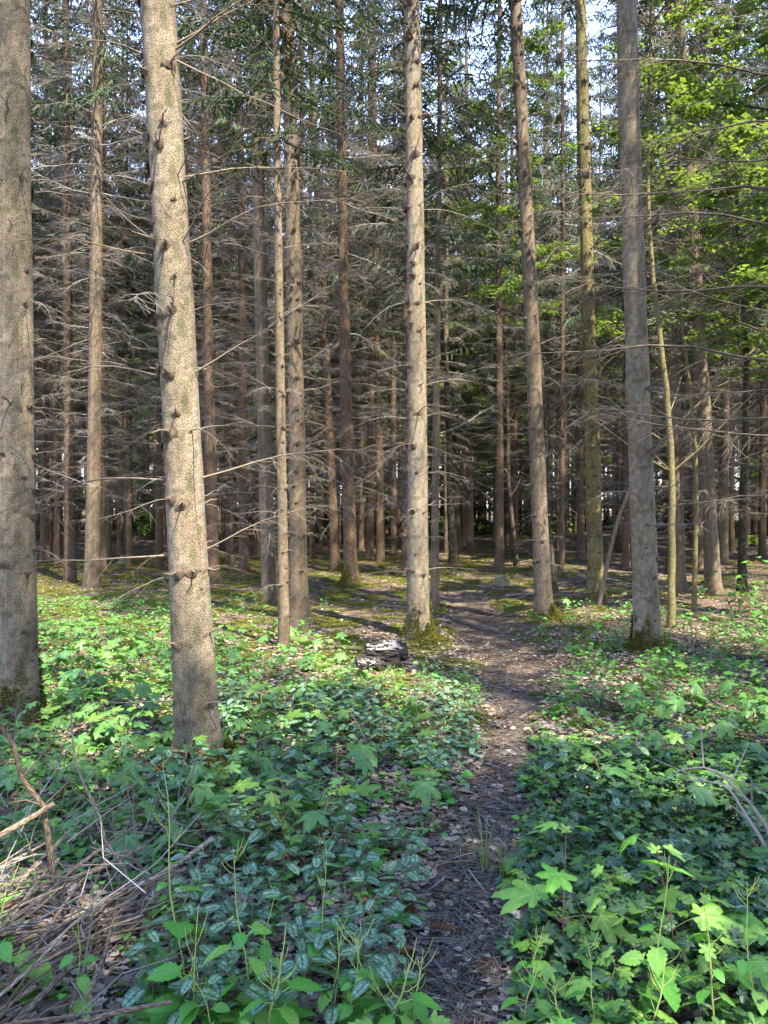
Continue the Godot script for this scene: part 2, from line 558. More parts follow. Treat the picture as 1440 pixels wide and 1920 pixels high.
func needle_twig(mb: MB, p: Vector3, dir: Vector3, length: float, width: float, n: int, roll: float) -> void:
	# a shoot clothed in needles: saw-edged blades in two planes
	var x := dir.normalized()
	var a := x.cross(Vector3.UP if absf(x.y) < 0.9 else Vector3.RIGHT).normalized().rotated(x, roll)
	var dl := length / n
	for pl in 2:
		var sd := a if pl == 0 else x.cross(a)
		for k in n:
			var q := p + x * dl * k
			var w := width * (1.0 - 0.5 * k / n)
			mb.tri(q, q + x * dl * 1.25, q + x * dl * 1.1 + sd * w)
			mb.tri(q, q + x * dl * 1.1 - sd * w, q + x * dl * 1.25)

func live_branch(mb: MB, wood: MB, o: Vector3, az: float, length: float, rise: float, r2: RandomNumberGenerator, density := 1.0, nw := 0.028) -> void:
	var out := Vector3(cos(az), 0, sin(az))
	var side := Vector3(-sin(az), 0, cos(az))
	var droop := length * r2.randf_range(0.28, 0.5)
	var pts := PackedVector3Array()
	var rad := PackedFloat32Array()
	for k in 6:
		var s := k / 5.0
		pts.append(o + out * length * s + side * length * 0.06 * sin(s * 4.0 + az) + Vector3.UP * (rise * s - droop * s * s + 0.22 * length * s * s * s * s))
		rad.append(lerpf(0.006 + 0.009 * length, 0.003, s))
	wood.tube(pts, rad, 3)
	var n := int(length * 21.0 * density)
	for k in n:
		var s := lerpf(0.12, 1.0, (k + r2.randf()) / n)
		var f := s * 5.0
		var i := mini(int(f), 4)
		var q := pts[i].lerp(pts[i + 1], f - i)
		var sd := 1.0 if k % 2 == 0 else -1.0
		var td := (side * sd * r2.randf_range(0.25, 0.9) + out * r2.randf_range(0.1, 0.8) + Vector3.DOWN * r2.randf_range(0.15, 1.3)).normalized()
		var L := r2.randf_range(0.22, 0.5) * (1.25 - 0.65 * s) * minf(1.0, 0.5 + 0.4 * length)
		var g := r2.randf_range(0.7, 1.3)
		var tip := r2.randf()
		mb.col = Color(0.040, 0.068, 0.036).lerp(Color(0.075, 0.115, 0.040), tip * 0.7) * g
		needle_twig(mb, q, td, L, nw, 5, r2.randf() * PI)

func crown_mesh(r: float, height: float, from: float, reach: float, seed_: int, gap: float) -> ArrayMesh:
	var mb := MB.new()
	var wood := MB.new()
	wood.col = Color(0.075, 0.055, 0.04)
	var r2 := RandomNumberGenerator.new(); r2.seed = seed_
	var h := from
	while h < height - 0.4:
		var t := (h - from) / (height - from)
		var k := r2.randi_range(4, 6)
		var az0 := r2.randf() * TAU
		for j in k:
			var az := az0 + TAU * j / k + r2.randf_range(-0.4, 0.4)
			var L := reach * (1.0 - 0.86 * pow(t, 1.15)) * r2.randf_range(0.6, 1.12)
			if t < 0.12: L *= r2.randf_range(0.45, 1.0)
			live_branch(mb, wood, Vector3(cos(az), 0, sin(az)) * trunk_radius(h, r, height) * 0.7 + Vector3.UP * (h + r2.randf_range(-0.15, 0.15)), az, L, L * lerpf(0.15, 0.75, t), r2)
		h += r2.randf_range(0.75, 1.1) * gap
	var m := mb.mesh(M.needle)
	wood.add_to(m, M.dead)
	return m

func broadleaf(height: float, r: float, from: float, spread: float, leaf: float, count: int, seed_: int) -> Array:
	# [trunk with limbs, leafy crown]
	var r2 := RandomNumberGenerator.new(); r2.seed = seed_
	var wood := MB.new()
	var lv := MB.new()
	var pts := PackedVector3Array(); var rad := PackedFloat32Array()
	var p := Vector3(0, -0.2, 0)
	var ph := r2.randf() * TAU
	for k in 13:
		var s := k / 12.0
		pts.append(Vector3(sin(s * 5.0 + ph) - sin(ph), 0, cos(s * 4.0 + ph) - cos(ph)) * 0.018 * height * s + Vector3.UP * (height * s - 0.2))
		rad.append(r * (1.0 - 0.88 * s) * (1.0 + 0.5 * exp(-s * height / 0.25)))
	wood.tube(pts, rad, 10, 2.0, 2.5)
	var ends := []
	var limbs := int(height * 1.7)
	for k in limbs:
		var s := lerpf(from / height, 1.0, (k + r2.randf()) / limbs)
		var f := minf(s, 0.999) * 12.0
		var q := pts[int(f)].lerp(pts[int(f) + 1], f - int(f))
		var az := k * 2.4 + r2.randf_range(-0.5, 0.5)
		var L := spread * (1.0 - 0.55 * s) * r2.randf_range(0.55, 1.15)
		var dir := Vector3(cos(az), r2.randf_range(0.15, 0.8), sin(az)).normalized()
		var a := q + dir * L * 0.5
		var b := a + (dir + Vector3(r2.randf_range(-0.3, 0.3), r2.randf_range(-0.45, 0.1), r2.randf_range(-0.3, 0.3))).normalized() * L * 0.5
		var br := r * (1.0 - 0.85 * s) * 0.4 + 0.006
		wood.tube(PackedVector3Array([q, a, b]), PackedFloat32Array([br, br * 0.6, br * 0.25]), 5, 1.0, 2.5)
		for j in 6:
			var o := q.lerp(a, r2.randf_range(0.4, 1.0)) if j < 2 else a.lerp(b, r2.randf())
			var e := o + Vector3(r2.randf_range(-1, 1), r2.randf_range(-0.3, 0.35), r2.randf_range(-1, 1)).normalized() * L * r2.randf_range(0.2, 0.42)
			wood.tube(PackedVector3Array([o, e]), PackedFloat32Array([br * 0.22 + 0.002, 0.0018]), 3)
			ends.append([o, e])
	for k in count:
		var q: Array = ends[r2.randi() % ends.size()]
		var o: Vector3 = q[0].lerp(q[1], r2.randf_range(0.15, 1.1)) + Vector3(r2.randfn(0, 0.10), r2.randfn(0, 0.05) - 0.03, r2.randfn(0, 0.10))
		var az := r2.randf() * TAU
		var x := Vector3(cos(az), r2.randf_range(-0.55, 0.15), sin(az)).normalized()
		var z := x.cross(Vector3(r2.randf_range(-0.45, 0.45), 1, r2.randf_range(-0.45, 0.45)).normalized()).normalized()
		var L := leaf * r2.randf_range(0.65, 1.2)
		var w := L * 0.36
		lv.col = Color(0.095, 0.165, 0.04).lerp(Color(0.17, 0.235, 0.045), r2.randf()) * r2.randf_range(0.75, 1.15)
		lv.tri(o, o + x * L * 0.45 + z * w, o + x * L)
		lv.tri(o, o + x * L, o + x * L * 0.45 - z * w)
	return [wood, lv]

func moss_skirt(r: float, height: float, amount: int, seed_: int, spread := 1.0, flare := 0.5) -> ArrayMesh:
	# moss cushions that climb the foot of a trunk
	var mb := MB.new()
	var r2 := RandomNumberGenerator.new(); r2.seed = seed_
	var face_ := r2.randf() * TAU
	for k in amount:
		var a := face_ + r2.randfn(0, 1.3)
		var top := height * (0.35 + 0.65 * maxf(0.0, 0.5 + 0.5 * sin(a * 3.0 + seed_) + 0.3 * cos(a * 7.0)))
		var y := top * pow(r2.randf(), 1.6) - 0.02
		var rr := trunk_radius(y, r, 24.0) * (1.1 + 0.12 * exp(-y / 0.7) + flare * exp(-y / 0.13)) + spread * maxf(0.0, 0.06 - y) * r2.randf() * 2.2
		var d := Vector3(cos(a), 0, sin(a))
		var p := d * rr + Vector3.UP * y
		var g := r2.randf_range(0.7, 1.35)
		mb.col = Color(0.075, 0.088, 0.018).lerp(Color(0.125, 0.12, 0.022), r2.randf()) * g
		for j in 3:
			var e := (d * r2.randf_range(0.3, 1.0) + Vector3(r2.randf_range(-1, 1), r2.randf_range(0.0, 1.0), r2.randf_range(-1, 1))).normalized() * r2.randf_range(0.012, 0.03)
			var sd := e.cross(Vector3(r2.randf_range(-1, 1), r2.randf_range(-1, 1), r2.randf_range(-1, 1))).normalized() * 0.006
			mb.tri(p - sd, p + sd, p + e)
	return mb.mesh(M.moss)

func knot_mesh(seed_: int) -> ArrayMesh:
	# the rough dark collar where a branch left the trunk, with a short broken stub; local +x points away from the trunk
	var r2 := RandomNumberGenerator.new(); r2.seed = seed_
	var mb := MB.new()
	var rings := []
	var tall := r2.randf_range(0.7, 1.25)
	for k in 5:
		var s := k / 4.0
		var ring := []
		for j in 10:
			var a := TAU * j / 10
			var q := lerpf(0.034, 0.005, s) * r2.randf_range(0.65, 1.35)
			mb.col = Color(0.085, 0.066, 0.048) * r2.randf_range(0.5, 1.5)
			ring.append(mb.put(Vector3(lerpf(-0.008, 0.006, sqrt(s)) + r2.randf_range(-0.002, 0.003), sin(a) * q * tall - 0.010 * (1.0 - s), cos(a) * q), Vector3(1, sin(a) * 0.5, cos(a) * 0.5).normalized()))
		rings.append(ring)
	for k in 4:
		for j in 10:
			mb.face(rings[k][j], rings[k + 1][j], rings[k][(j + 1) % 10])
			mb.face(rings[k][(j + 1) % 10], rings[k + 1][j], rings[k + 1][(j + 1) % 10])
	var L := r2.randf_range(0.0, 0.06)
	mb.col = Color(0.13, 0.105, 0.08)
	mb.tube(PackedVector3Array([Vector3(0.004, 0, 0), Vector3(0.012 + L * 0.5, r2.randf_range(-0.01, 0.02), 0.003), Vector3(0.014 + L, r2.randf_range(-0.02, 0.03), r2.randf_range(-0.02, 0.02))]), PackedFloat32Array([0.0045, 0.0035, 0.002]), 5)
	return mb.mesh(M.dead)

func spruce(label: String, x: float, d: float, r: float, lean: float, mat: Material, near: bool, opt := {}) -> Node3D:
	var sd: int = int(absf(x) * 131.0 + d * 977.0)
	var r2 := RandomNumberGenerator.new(); r2.seed = sd
	var height: float = opt.get("height", 22.0 + 60.0 * (r - 0.1) + r2.randf() * 2.0)
	var o := thing("spruce_tree", label, "tree", Vector3(x, ground_y(x, -d), -d), opt.get("group", ""))
	o.rotation = Vector3(r2.randf_range(-0.008, 0.008), 0, -atan(lean))
	var stem := part(o, "trunk", trunk_mesh(r, height, 24 if near else 16, 0.14 if near else 0.25, opt.get("flare", 0.3), mat, sd))
	var k := sd % 4
	var cs := height / 24.0
	part(o, "crown", (P.crown_thin if d < 17.0 else P.crown)[k], Transform3D(Basis(Vector3.UP, r2.randf() * TAU).scaled(Vector3(1, cs, 1)), Vector3.ZERO))
	if opt.get("moss", 0) > 0:
		part(stem, "moss", moss_skirt(r, opt.get("moss_height", 0.25), opt.moss, sd, opt.get("moss_spread", 1.0), opt.get("flare", 0.3)))
	if not near:
		var tg := part(o, "twig_tangle", P.tangle[(sd / 7) % 4], Transform3D(Basis(Vector3.UP, r2.randf() * TAU), Vector3.ZERO))
		tg.set_meta("kind", "stuff")
		return o
	var h: float = opt.get("from", 0.35)
	var top: float = opt.get("to", 6.2)
	var reach: float = opt.get("reach", 1.2)
	while h < top:
		var t := h / top
		var az0 := r2.randf() * TAU
		var n := r2.randi_range(3, 5)
		for j in n:
			var az := az0 + TAU * j / n + r2.randf_range(-0.4, 0.4)
			var out := Vector3(cos(az), 0, sin(az))
			var hh := h + r2.randf_range(-0.04, 0.04)
			var at := out * trunk_radius(hh, r, height) * (1.0 + 0.12 * exp(-hh / 0.7)) + Vector3.UP * hh
			var L := reach * r2.randf_range(0.25, 1.0) * lerpf(0.5, 1.15, t)
			part(stem, "knot", P.knot[r2.randi() % 5], along(at, out, 0.0, Vector3.ONE * r2.randf_range(0.65, 1.75) * clampf(r / 0.12, 0.6, 1.1)))
			if r2.randf() < (0.42 if h < 1.2 else 0.85):
				part(o, "dead_branch", P.branch[r2.randi() % 10], along(at, (out + Vector3.UP * r2.randf_range(-0.25, 0.15 + 0.65 * t)).normalized(), 0.0, Vector3(L, L, L)))
		for j in 2:
			var az := r2.randf() * TAU
			var out := Vector3(cos(az), 0, sin(az))
			var hh := h + r2.randf_range(0.1, 0.3)
			var at := out * trunk_radius(hh, r, height) * (1.0 + 0.12 * exp(-hh / 0.7)) + Vector3.UP * hh
			part(stem, "knot", P.knot[r2.randi() % 5], along(at, out, 0.0, Vector3.ONE * r2.randf_range(0.5, 1.1) * clampf(r / 0.12, 0.6, 1.1)))
			if r2.randf() < 0.5:
				part(o, "dead_branch", P.branch[r2.randi() % 10], along(at, (out + Vector3.UP * r2.randf_range(-0.3, 0.2)).normalized(), 0.0, Vector3.ONE * reach * r2.randf_range(0.15, 0.4)))
		h += r2.randf_range(0.3, 0.48)
	for q in opt.get("limbs", []):
		var out := Vector3(cos(q[1]), 0, sin(q[1]))
		var at: Vector3 = out * trunk_radius(q[0], r, height) * 0.95 + Vector3.UP * q[0]
		part(o, "dead_branch", P.limb[r2.randi() % 4], along(at, (out + Vector3.UP * q[2]).normalized(), 0.0, Vector3.ONE * q[3] * 0.78))
	var tg := part(o, "twig_tangle", P.tangle_high[k % 2], Transform3D(Basis(Vector3.UP, r2.randf() * TAU), Vector3.UP * (top - 6.0)))
	tg.set_meta("kind", "stuff")
	return o

func broad(label: String, group: String, x: float, d: float, lean: float, k: int, scale: float) -> Node3D:
	var o := thing("broadleaf_tree", label, "tree", Vector3(x, ground_y(x, -d), -d), group)
	o.rotation.z = -atan(lean)
	var b := Basis(Vector3.UP, rng.randf() * TAU).scaled(Vector3.ONE * scale)
	part(o, "trunk", P.broad[k][0], Transform3D(b, Vector3.ZERO))
	part(o, "crown", P.broad[k][1], Transform3D(b, Vector3.ZERO))
	return o

func slim(label: String, x: float, d: float, r: float, lean: float, height: float, k: int, mat: Material) -> Node3D:
	# a thin understorey stem with a small leafy head
	var r2 := RandomNumberGenerator.new(); r2.seed = int(x * 100 + d * 37)
	var o := thing("broadleaf_tree", label, "tree", Vector3(x, ground_y(x, -d), -d))
	o.rotation.z = -atan(lean)
	var mb := MB.new()
	var pts := PackedVector3Array(); var rad := PackedFloat32Array()
	var ph := r2.randf() * TAU
	for j in 26:
		var s := j / 25.0
		pts.append(Vector3(sin(s * 9.0 + ph) * 0.06 - sin(ph) * 0.06, height * s - 0.15, cos(s * 7.0 + ph) * 0.05) + Vector3(r2.randf_range(-1, 1), 0, r2.randf_range(-1, 1)) * 0.012)
		rad.append(r * (1.0 - 0.8 * s) * (1.0 + 0.6 * exp(-s * height / 0.15)))
	mb.tube(pts, rad, 12, 1.0, 2.5)
	for j in 16:
		var q := pts[r2.randi_range(5, 24)]
		var az := r2.randf() * TAU
		mb.tube(PackedVector3Array([q, q + Vector3(cos(az), 0.7, sin(az)) * 0.4, q + Vector3(cos(az), 0.8, sin(az)) * r2.randf_range(0.6, 1.3)]), PackedFloat32Array([r * 0.22, r * 0.15, 0.003]), 5)
	part(o, "trunk", mb.mesh(mat))
	part(o, "crown", P.broad[k][1], Transform3D(Basis(Vector3.UP, r2.randf() * TAU).scaled(Vector3(0.6, 0.7, 0.6)), pts[25] - Vector3.UP * 5.2))
	return o

func _ready() -> void:
	rng.seed = 4711
	low.seed = 5; low.frequency = 0.02; low.noise_type = FastNoiseLite.TYPE_SIMPLEX_SMOOTH; low.fractal_octaves = 3
	fine.seed = 9; fine.frequency = 0.06; fine.fractal_octaves = 3
	# ---------- camera, sky, sun, exposure
	var cam := Camera3D.new()
	cam.name = "camera"
	cam.position = Vector3(0, 1.6, 0)
	cam.rotation_degrees = Vector3(-0.4, 0, 0)
	cam.fov = 67.3
	cam.near = 0.05
	cam.far = 600.0
	add_child(cam)
	cam.current = true
	var env := Environment.new()
	env.background_mode = Environment.BG_SKY
	var sm := ProceduralSkyMaterial.new()
	sm.sky_top_color = Color(0.47, 0.575, 0.80)
	sm.sky_horizon_color = Color(0.85, 0.84, 0.81)
	sm.sky_curve = 0.16
	sm.ground_bottom_color = Color(0.22, 0.21, 0.16)
	sm.ground_horizon_color = Color(0.5, 0.53, 0.5)
	sm.energy_multiplier = 1.5
	var sky := Sky.new()
	sky.sky_material = sm
	env.sky = sky
	env.tonemap_mode = Environment.TONE_MAPPER_LINEAR
	env.tonemap_exposure = 6.0
	env.sdfgi_enabled = true
	env.ssao_enabled = true
	env.ssil_enabled = true
	var we := WorldEnvironment.new()
	we.name = "environment"
	we.environment = env
	add_child(we)
	var sun := DirectionalLight3D.new()
	sun.name = "sun"
	sun.light_energy = 1.6
	sun.light_color = Color(1.0, 0.95, 0.87)
	sun.light_angular_distance = 0.55
	sun.shadow_enabled = true
	add_child(sun)
	var saz := deg_to_rad(34.0)
	var sel := deg_to_rad(58.0)
	sun.look_at_from_position(Vector3(sin(saz) * cos(sel), sin(sel), cos(saz) * cos(sel)) * 60.0, Vector3.ZERO)

	make_materials()
	print("materials ", Time.get_ticks_msec())
	build_ground()
	print("ground ", Time.get_ticks_msec())
	build_prototypes()
	print("prototypes ", Time.get_ticks_msec())
	build_trees()
	print("trees ", Time.get_ticks_msec())
	build_floor_things()
	build_plants()
	print("plants ", Time.get_ticks_msec())
	build_litter()
	print("done ", Time.get_ticks_msec())

func axis(lo: float, hi: float, a: float, b: float, step: float, grow: float) -> PackedFloat32Array:
	var out := PackedFloat32Array()
	var p := a
	while p < b:
		out.append(p)
		p += step
	var s := step
	p = a
	var left := []
	while p > lo:
		s *= grow
		p -= s
		left.push_front(p)
	s = step
	p = out[out.size() - 1]
	var right := []
	while p < hi:
		s *= grow
		p += s
		right.append(p)
	var all := PackedFloat32Array(left)
	all.append_array(out)
	all.append_array(PackedFloat32Array(right))
	return all

func build_ground() -> void:
	var xs := axis(-260, 260, -6.5, 6.5, 0.075, 1.07)
	var zs := axis(-320, 80, -14.0, -1.5, 0.075, 1.07)
	var mb := MB.new()
	for z in zs:
		for x in xs:
			var y := ground_y(x, z)
			var g := 0.5 + 0.5 * low.get_noise_2d(x * 120.0, z * 120.0)
			var ms := moss_at(x, z)
			var op := off_path(x, -z) + 0.6 * low.get_noise_2d(x * 160.0, z * 160.0)
			var soil := (1.0 - smoothstep(0.75, 1.35, op)) * (1.0 - 0.8 * smoothstep(10.5, 15.0, -z))
			var base := Color(0.175, 0.128, 0.092).lerp(Color(0.25, 0.195, 0.15), g)
			base = base.lerp(Color(0.20, 0.142, 0.094).lerp(Color(0.275, 0.20, 0.138), g), soil)
			base = base.lerp(Color(0.10, 0.115, 0.028).lerp(Color(0.16, 0.16, 0.035), g), ms)
			mb.col = base * 1.25
			mb.put(Vector3(x, y, z), Vector3.UP)
	var w := xs.size()
	for j in zs.size() - 1:
		for i in w - 1:
			var a := j * w + i
			mb.idx.append_array(PackedInt32Array([a, a + 1, a + w, a + 1, a + w + 1, a + w]))
	smooth(mb)
	var o := single("ground", mb.mesh(M.ground), Transform3D(), "brown forest soil with leaf litter, moss patches and a narrow trodden footpath", "ground", "", "structure")
	if mb.n[0].y < 0.0:
		print("ground normals point down")

func build_prototypes() -> void:
	P.knot = []
	for k in 5: P.knot.append(knot_mesh(100 + k))
	P.branch = []
	for k in 10:
		var mb := MB.new()
		var r2 := RandomNumberGenerator.new(); r2.seed = 200 + k
		mb.col = dead_colour(r2)
		dead_branch(mb, Vector3.ZERO, Vector3(1, 0.12, 0), 1.0, r2.randf_range(0.0055, 0.0085), r2.randf_range(0.1, 0.55), r2.randi_range(8, 20), r2, 4)
		P.branch.append(mb.mesh(M.dead))
	P.limb = []
	for k in 4:
		var mb := MB.new()
		var r2 := RandomNumberGenerator.new(); r2.seed = 240 + k
		mb.col = Color(0.155, 0.125, 0.09)
		dead_branch(mb, Vector3.ZERO, Vector3(1, 0.05, 0), 1.0, 0.0058, [0.5, 0.25, 0.35, 0.15][k], 20, r2, 5)
		P.limb.append(mb.mesh(M.dead))
	P.bough = []
	for k in 4:
		var mb := MB.new()
		var r2 := RandomNumberGenerator.new(); r2.seed = 260 + k
		mb.col = Color(0.10, 0.086, 0.066)
		dead_branch(mb, Vector3.ZERO, Vector3(1, 0.1, 0), 1.0, 0.0062, r2.randf_range(0.1, 0.35), 34, r2, 4)
		P.bough.append(mb.mesh(M.dead))
	P.tangle = []
	P.crown = []
	P.crown_thin = []
	P.trunk = []
	for k in 4:
		P.tangle.append(tangle_mesh(0.12, 24.0, [1.5, 2.0, 1.3, 1.8][k], [11.5, 12.0, 10.0, 11.0][k], [2.0, 1.8, 2.1, 1.9][k], 300 + k))
		P.crown.append(crown_mesh(0.12, 24.0, [7.4, 8.6, 6.4, 8.0][k], [1.75, 1.6, 1.9, 1.7][k], 400 + k, 0.88))
		P.crown_thin.append(crown_mesh(0.12, 24.0, [9.2, 10.4, 8.6, 9.8][k], [1.3, 1.2, 1.4, 1.25][k], 450 + k, 1.0))
		P.trunk.append(trunk_mesh(0.12, 24.0, 12, 0.4, 0.35, [M.bark_red, M.bark_brown, M.bark_red, M.bark_red][k], 500 + k))
	P.tangle_high = [tangle_mesh(0.12, 24.0, 6.0, 11.0, 1.6, 311), tangle_mesh(0.12, 24.0, 6.0, 10.5, 1.7, 312)]
	P.broad = []
	for k in 5:
		var q: Array = broadleaf([13.0, 10.0, 15.0, 8.0, 6.0][k], [0.11, 0.08, 0.13, 0.06, 0.04][k], [4.0, 2.2, 4.0, 1.6, 0.2][k], [3.4, 3.0, 3.8, 2.4, 2.8][k], [0.13, 0.12, 0.15, 0.11, 0.17][k], [10000, 7000, 14000, 4200, 6500][k], 600 + k)
		P.broad.append([q[0].mesh(M.bark_dark), q[1].mesh(M.leafy)])

func build_trees() -> void:
	var taken := []
	# the trunks one can point to, nearest first: label, x, distance, radius, lean, bark, near, options
	var list := [
		["thick grey-barked spruce with a big moss cushion at its foot", -2.62, 5.5, 0.13, 0.0, M.bark_grey, true, {"moss": 6000, "moss_height": 0.5, "moss_spread": 3.0, "flare": 0.6, "reach": 1.0, "to": 5.6}],
		["beige-barked spruce leaning slightly, rising out of the maple seedlings", -1.16, 4.8, 0.125, -0.055, M.bark_grey, true, {"moss": 1500, "moss_height": 0.16, "flare": 0.5, "reach": 1.1, "to": 5.6, "limbs": [[3.2, 0.5, 0.9, 1.2], [3.2, 0.1, 0.25, 1.5], [3.15, PI, 0.1, 1.4], [3.6, 0.6, 0.8, 0.9], [3.62, 0.0, 0.0, 1.4], [4.4, 0.1, 0.35, 1.6], [4.45, -0.1, 0.5, 1.6], [4.35, 0.0, -0.6, 1.5], [4.4, PI, 0.5, 1.2], [3.75, 1.75, 1.6, 0.6], [2.4, 0.15, 0.45, 1.5], [2.4, PI, 0.25, 1.5], [1.75, 0.0, 0.1, 1.6], [1.75, PI - 0.2, 0.05, 1.6], [1.3, 0.1, 0.3, 1.2], [1.28, PI, 0.0, 1.6], [1.3, PI - 0.3, -0.3, 0.4]]}],
		["pole-thin spruce standing close before a thicker reddish spruce", -1.13, 8.7, 0.062, -0.008, M.bark_brown, true, {"reach": 0.9, "to": 7.6, "height": 14.0, "flare": 0.2}],
		["reddish spruce with a long root flare behind the pole-thin spruce", -1.16, 10.5, 0.122, -0.015, M.bark_brown, true, {"flare": 1.0, "reach": 1.3, "to": 8.8}],
		["shaded brown spruce with mossy foot just behind the root-flared spruce", -1.90, 12.8, 0.13, -0.023, M.bark_brown, false, {"moss": 700, "moss_height": 0.25}],
		["straight spruce with mossy foot beside the black and white log", 0.42, 9.4, 0.13, -0.012, M.bark_grey, true, {"moss": 3000, "moss_height": 0.42, "flare": 0.55, "reach": 1.3, "to": 8.0}],
		["slim spruce half hidden behind the spruce by the log", 0.80, 12.1, 0.065, 0.004, M.bark_brown, false, {"height": 15.0, "moss": 300, "moss_height": 0.2}],
		["spruce with mossy collar leaning over the footpath bend", 2.29, 11.0, 0.118, -0.048, M.bark_brown, true, {"moss": 3000, "moss_height": 0.25, "moss_spread": 2.4, "flare": 0.4, "reach": 1.3, "to": 9.2}],
		["thick pale spruce with mossy roots among low brambles", 2.89, 8.4, 0.135, -0.034, M.bark_grey, true, {"moss": 3200, "moss_height": 0.42, "flare": 0.5, "reach": 1.35, "to": 7.4}],
		["olive-barked spruce with a leaning dead stem against its foot", 3.64, 13.2, 0.135, -0.024, M.bark_green, true, {"flare": 0.6, "reach": 1.4, "to": 9.2, "moss": 500}],
		["spruce with moss-covered spreading roots on a mossy rise", -0.66, 15.4, 0.13, -0.02, M.bark_red, false, {"moss": 3000, "moss_height": 0.4, "flare": 1.1}],
		["dark spruce with mossy foot behind the moss-rooted spruce", -1.22, 19.2, 0.12, -0.045, M.bark_red, false, {"moss": 700}],
		["reddish spruce near the low mossy stump by the path", 2.89, 19.2, 0.105, 0.0, M.bark_red, false, {"flare": 0.5}],
		["brown spruce behind the two thin yellowish stems", 6.0, 14.0, 0.13, -0.06, M.bark_brown, false, {"flare": 0.5}],
		["spruce between the thin yellowish stems", 5.54, 14.4, 0.115, -0.02, M.bark_brown, false, {}],
		["red-brown spruce standing alone beyond the thin yellowish stems", 12.2, 27.0, 0.11, -0.01, M.bark_red, false, {}],
		["red-lit spruce at the edge of the seedling carpet", -6.74, 16.5, 0.12, 0.0, M.bark_red, false, {}],
		["stout grey-brown spruce at the far edge of the seedling carpet", -5.66, 14.9, 0.14, 0.01, M.bark_brown, false, {"flare": 0.4}],
		["narrow spruce tucked behind the stout grey-brown spruce", -6.77, 18.5, 0.09, 0.0, M.bark_red, false, {}],
		["very thin dark spruce behind the seedling carpet", -6.63, 20.0, 0.07, 0.0, M.bark_red, false, {"height": 17.0}],
		["dark spruce in a close pair behind the seedling carpet", -5.85, 20.0, 0.1, 0.0, M.bark_red, false, {}],
		["brown mossy-footed spruce right behind the beige leaning spruce", -3.66, 16.5, 0.13, -0.02, M.bark_red, false, {"moss": 700, "flare": 0.4}],
		["dim spruce in the thick row beyond the beige leaning spruce", -4.4, 22.0, 0.11, 0.0, M.bark_red, false, {}],
		["spruce with a pale green mossy foot in the thick row", -3.37, 18.5, 0.12, -0.01, M.bark_red, false, {"moss": 700, "moss_height": 0.35}],
		["slender spruce in the gap before the sunlit clearing", -2.25, 24.0, 0.085, 0.0, M.bark_red, false, {}],
		["thicker one of two close spruces behind the mossy rise", -0.43, 23.0, 0.12, 0.0, M.bark_red, false, {}],
		["slimmer one of two close spruces behind the mossy rise", -0.1, 21.0, 0.115, -0.01, M.bark_red, false, {}],
		["sunlit red spruce deep in line with the log", 0.32, 25.6, 0.11, 0.0, M.bark_red, false, {}],
		["pale-lit spruce where the path fades out", 3.26, 29.0, 0.14, -0.01, M.bark_brown, false, {"moss": 500}],
		["dark spruce behind the olive-barked spruce", 5.9, 23.0, 0.12, -0.01, M.bark_red, false, {}],
		["second dark spruce behind the olive-barked spruce", 5.3, 25.0, 0.11, 0.0, M.bark_red, false, {}],
		["spruce with green mossy base deep behind the pale bramble spruce", 8.85, 29.0, 0.12, 0.0, M.bark_red, false, {"moss": 500}],
		["dim spruce beyond the moss-cushioned thick spruce", -9.7, 22.0, 0.12, 0.0, M.bark_red, false, {}],
		["dim spruce deep behind the moss-cushioned thick spruce", -10.4, 24.5, 0.11, 0.0, M.bark_red, false, {}],
	]
	for e in list:
		spruce(e[0], e[1], e[2], e[3], e[4], e[5], e[6], e[7])
		taken.append(Vector2(e[1], e[2]))
	# a spruce just outside the frame whose long dark boughs reach in
	var g := spruce("spruce whose long dark dead boughs reach across the wood", 4.0, 6.6, 0.13, 0.0, M.bark_brown, true, {"to": 2.4, "reach": 0.9})
	taken.append(Vector2(4.0, 6.6))
	for k in 15:
		var h := 1.7 + 0.29 * k + rf(-0.08, 0.08)
		var az := PI + rf(-0.75, 0.75)
		var L := rf(1.5, 2.9)
		part(g, "bough", P.bough[k % 4], along(Vector3(cos(az) * 0.1, h, sin(az) * 0.1), Vector3(cos(az), rf(-0.05, 0.12), sin(az)), rf(-0.3, 0.3), Vector3(L, L, L)))
	# thin broadleaf stems
	slim("dark crooked broadleaf trunk leaning over the end of the path", 2.0, 22.0, 0.13, -0.065, 12.0, 0, M.bark_dark)
	slim("slim dark stem leaning behind the spruce at the path bend", 3.34, 14.9, 0.058, -0.09, 9.0, 1, M.bark_dark)
	slim("thin yellowish stem with flaking patches beside the pale bramble spruce", 3.71, 10.0, 0.052, -0.045, 9.0, 3, M.bark_green)
	slim("thinnest yellow-green stem standing clear of the other trunks", 4.63, 11.5, 0.038, -0.045, 8.0, 3, M.bark_green)
	slim("dark mossy broadleaf trunk near the bright leafy saplings", 6.74, 14.4, 0.085, -0.02, 11.0, 1, M.bark_dark)
	slim("crooked dark stem halfway along the path", 3.64, 21.0, 0.07, -0.06, 10.0, 1, M.bark_dark)
	for q in [Vector2(2.0, 22), Vector2(3.34, 14.9), Vector2(3.71, 10), Vector2(4.63, 11.5), Vector2(6.74, 14.4), Vector2(3.64, 21)]:
		taken.append(q)
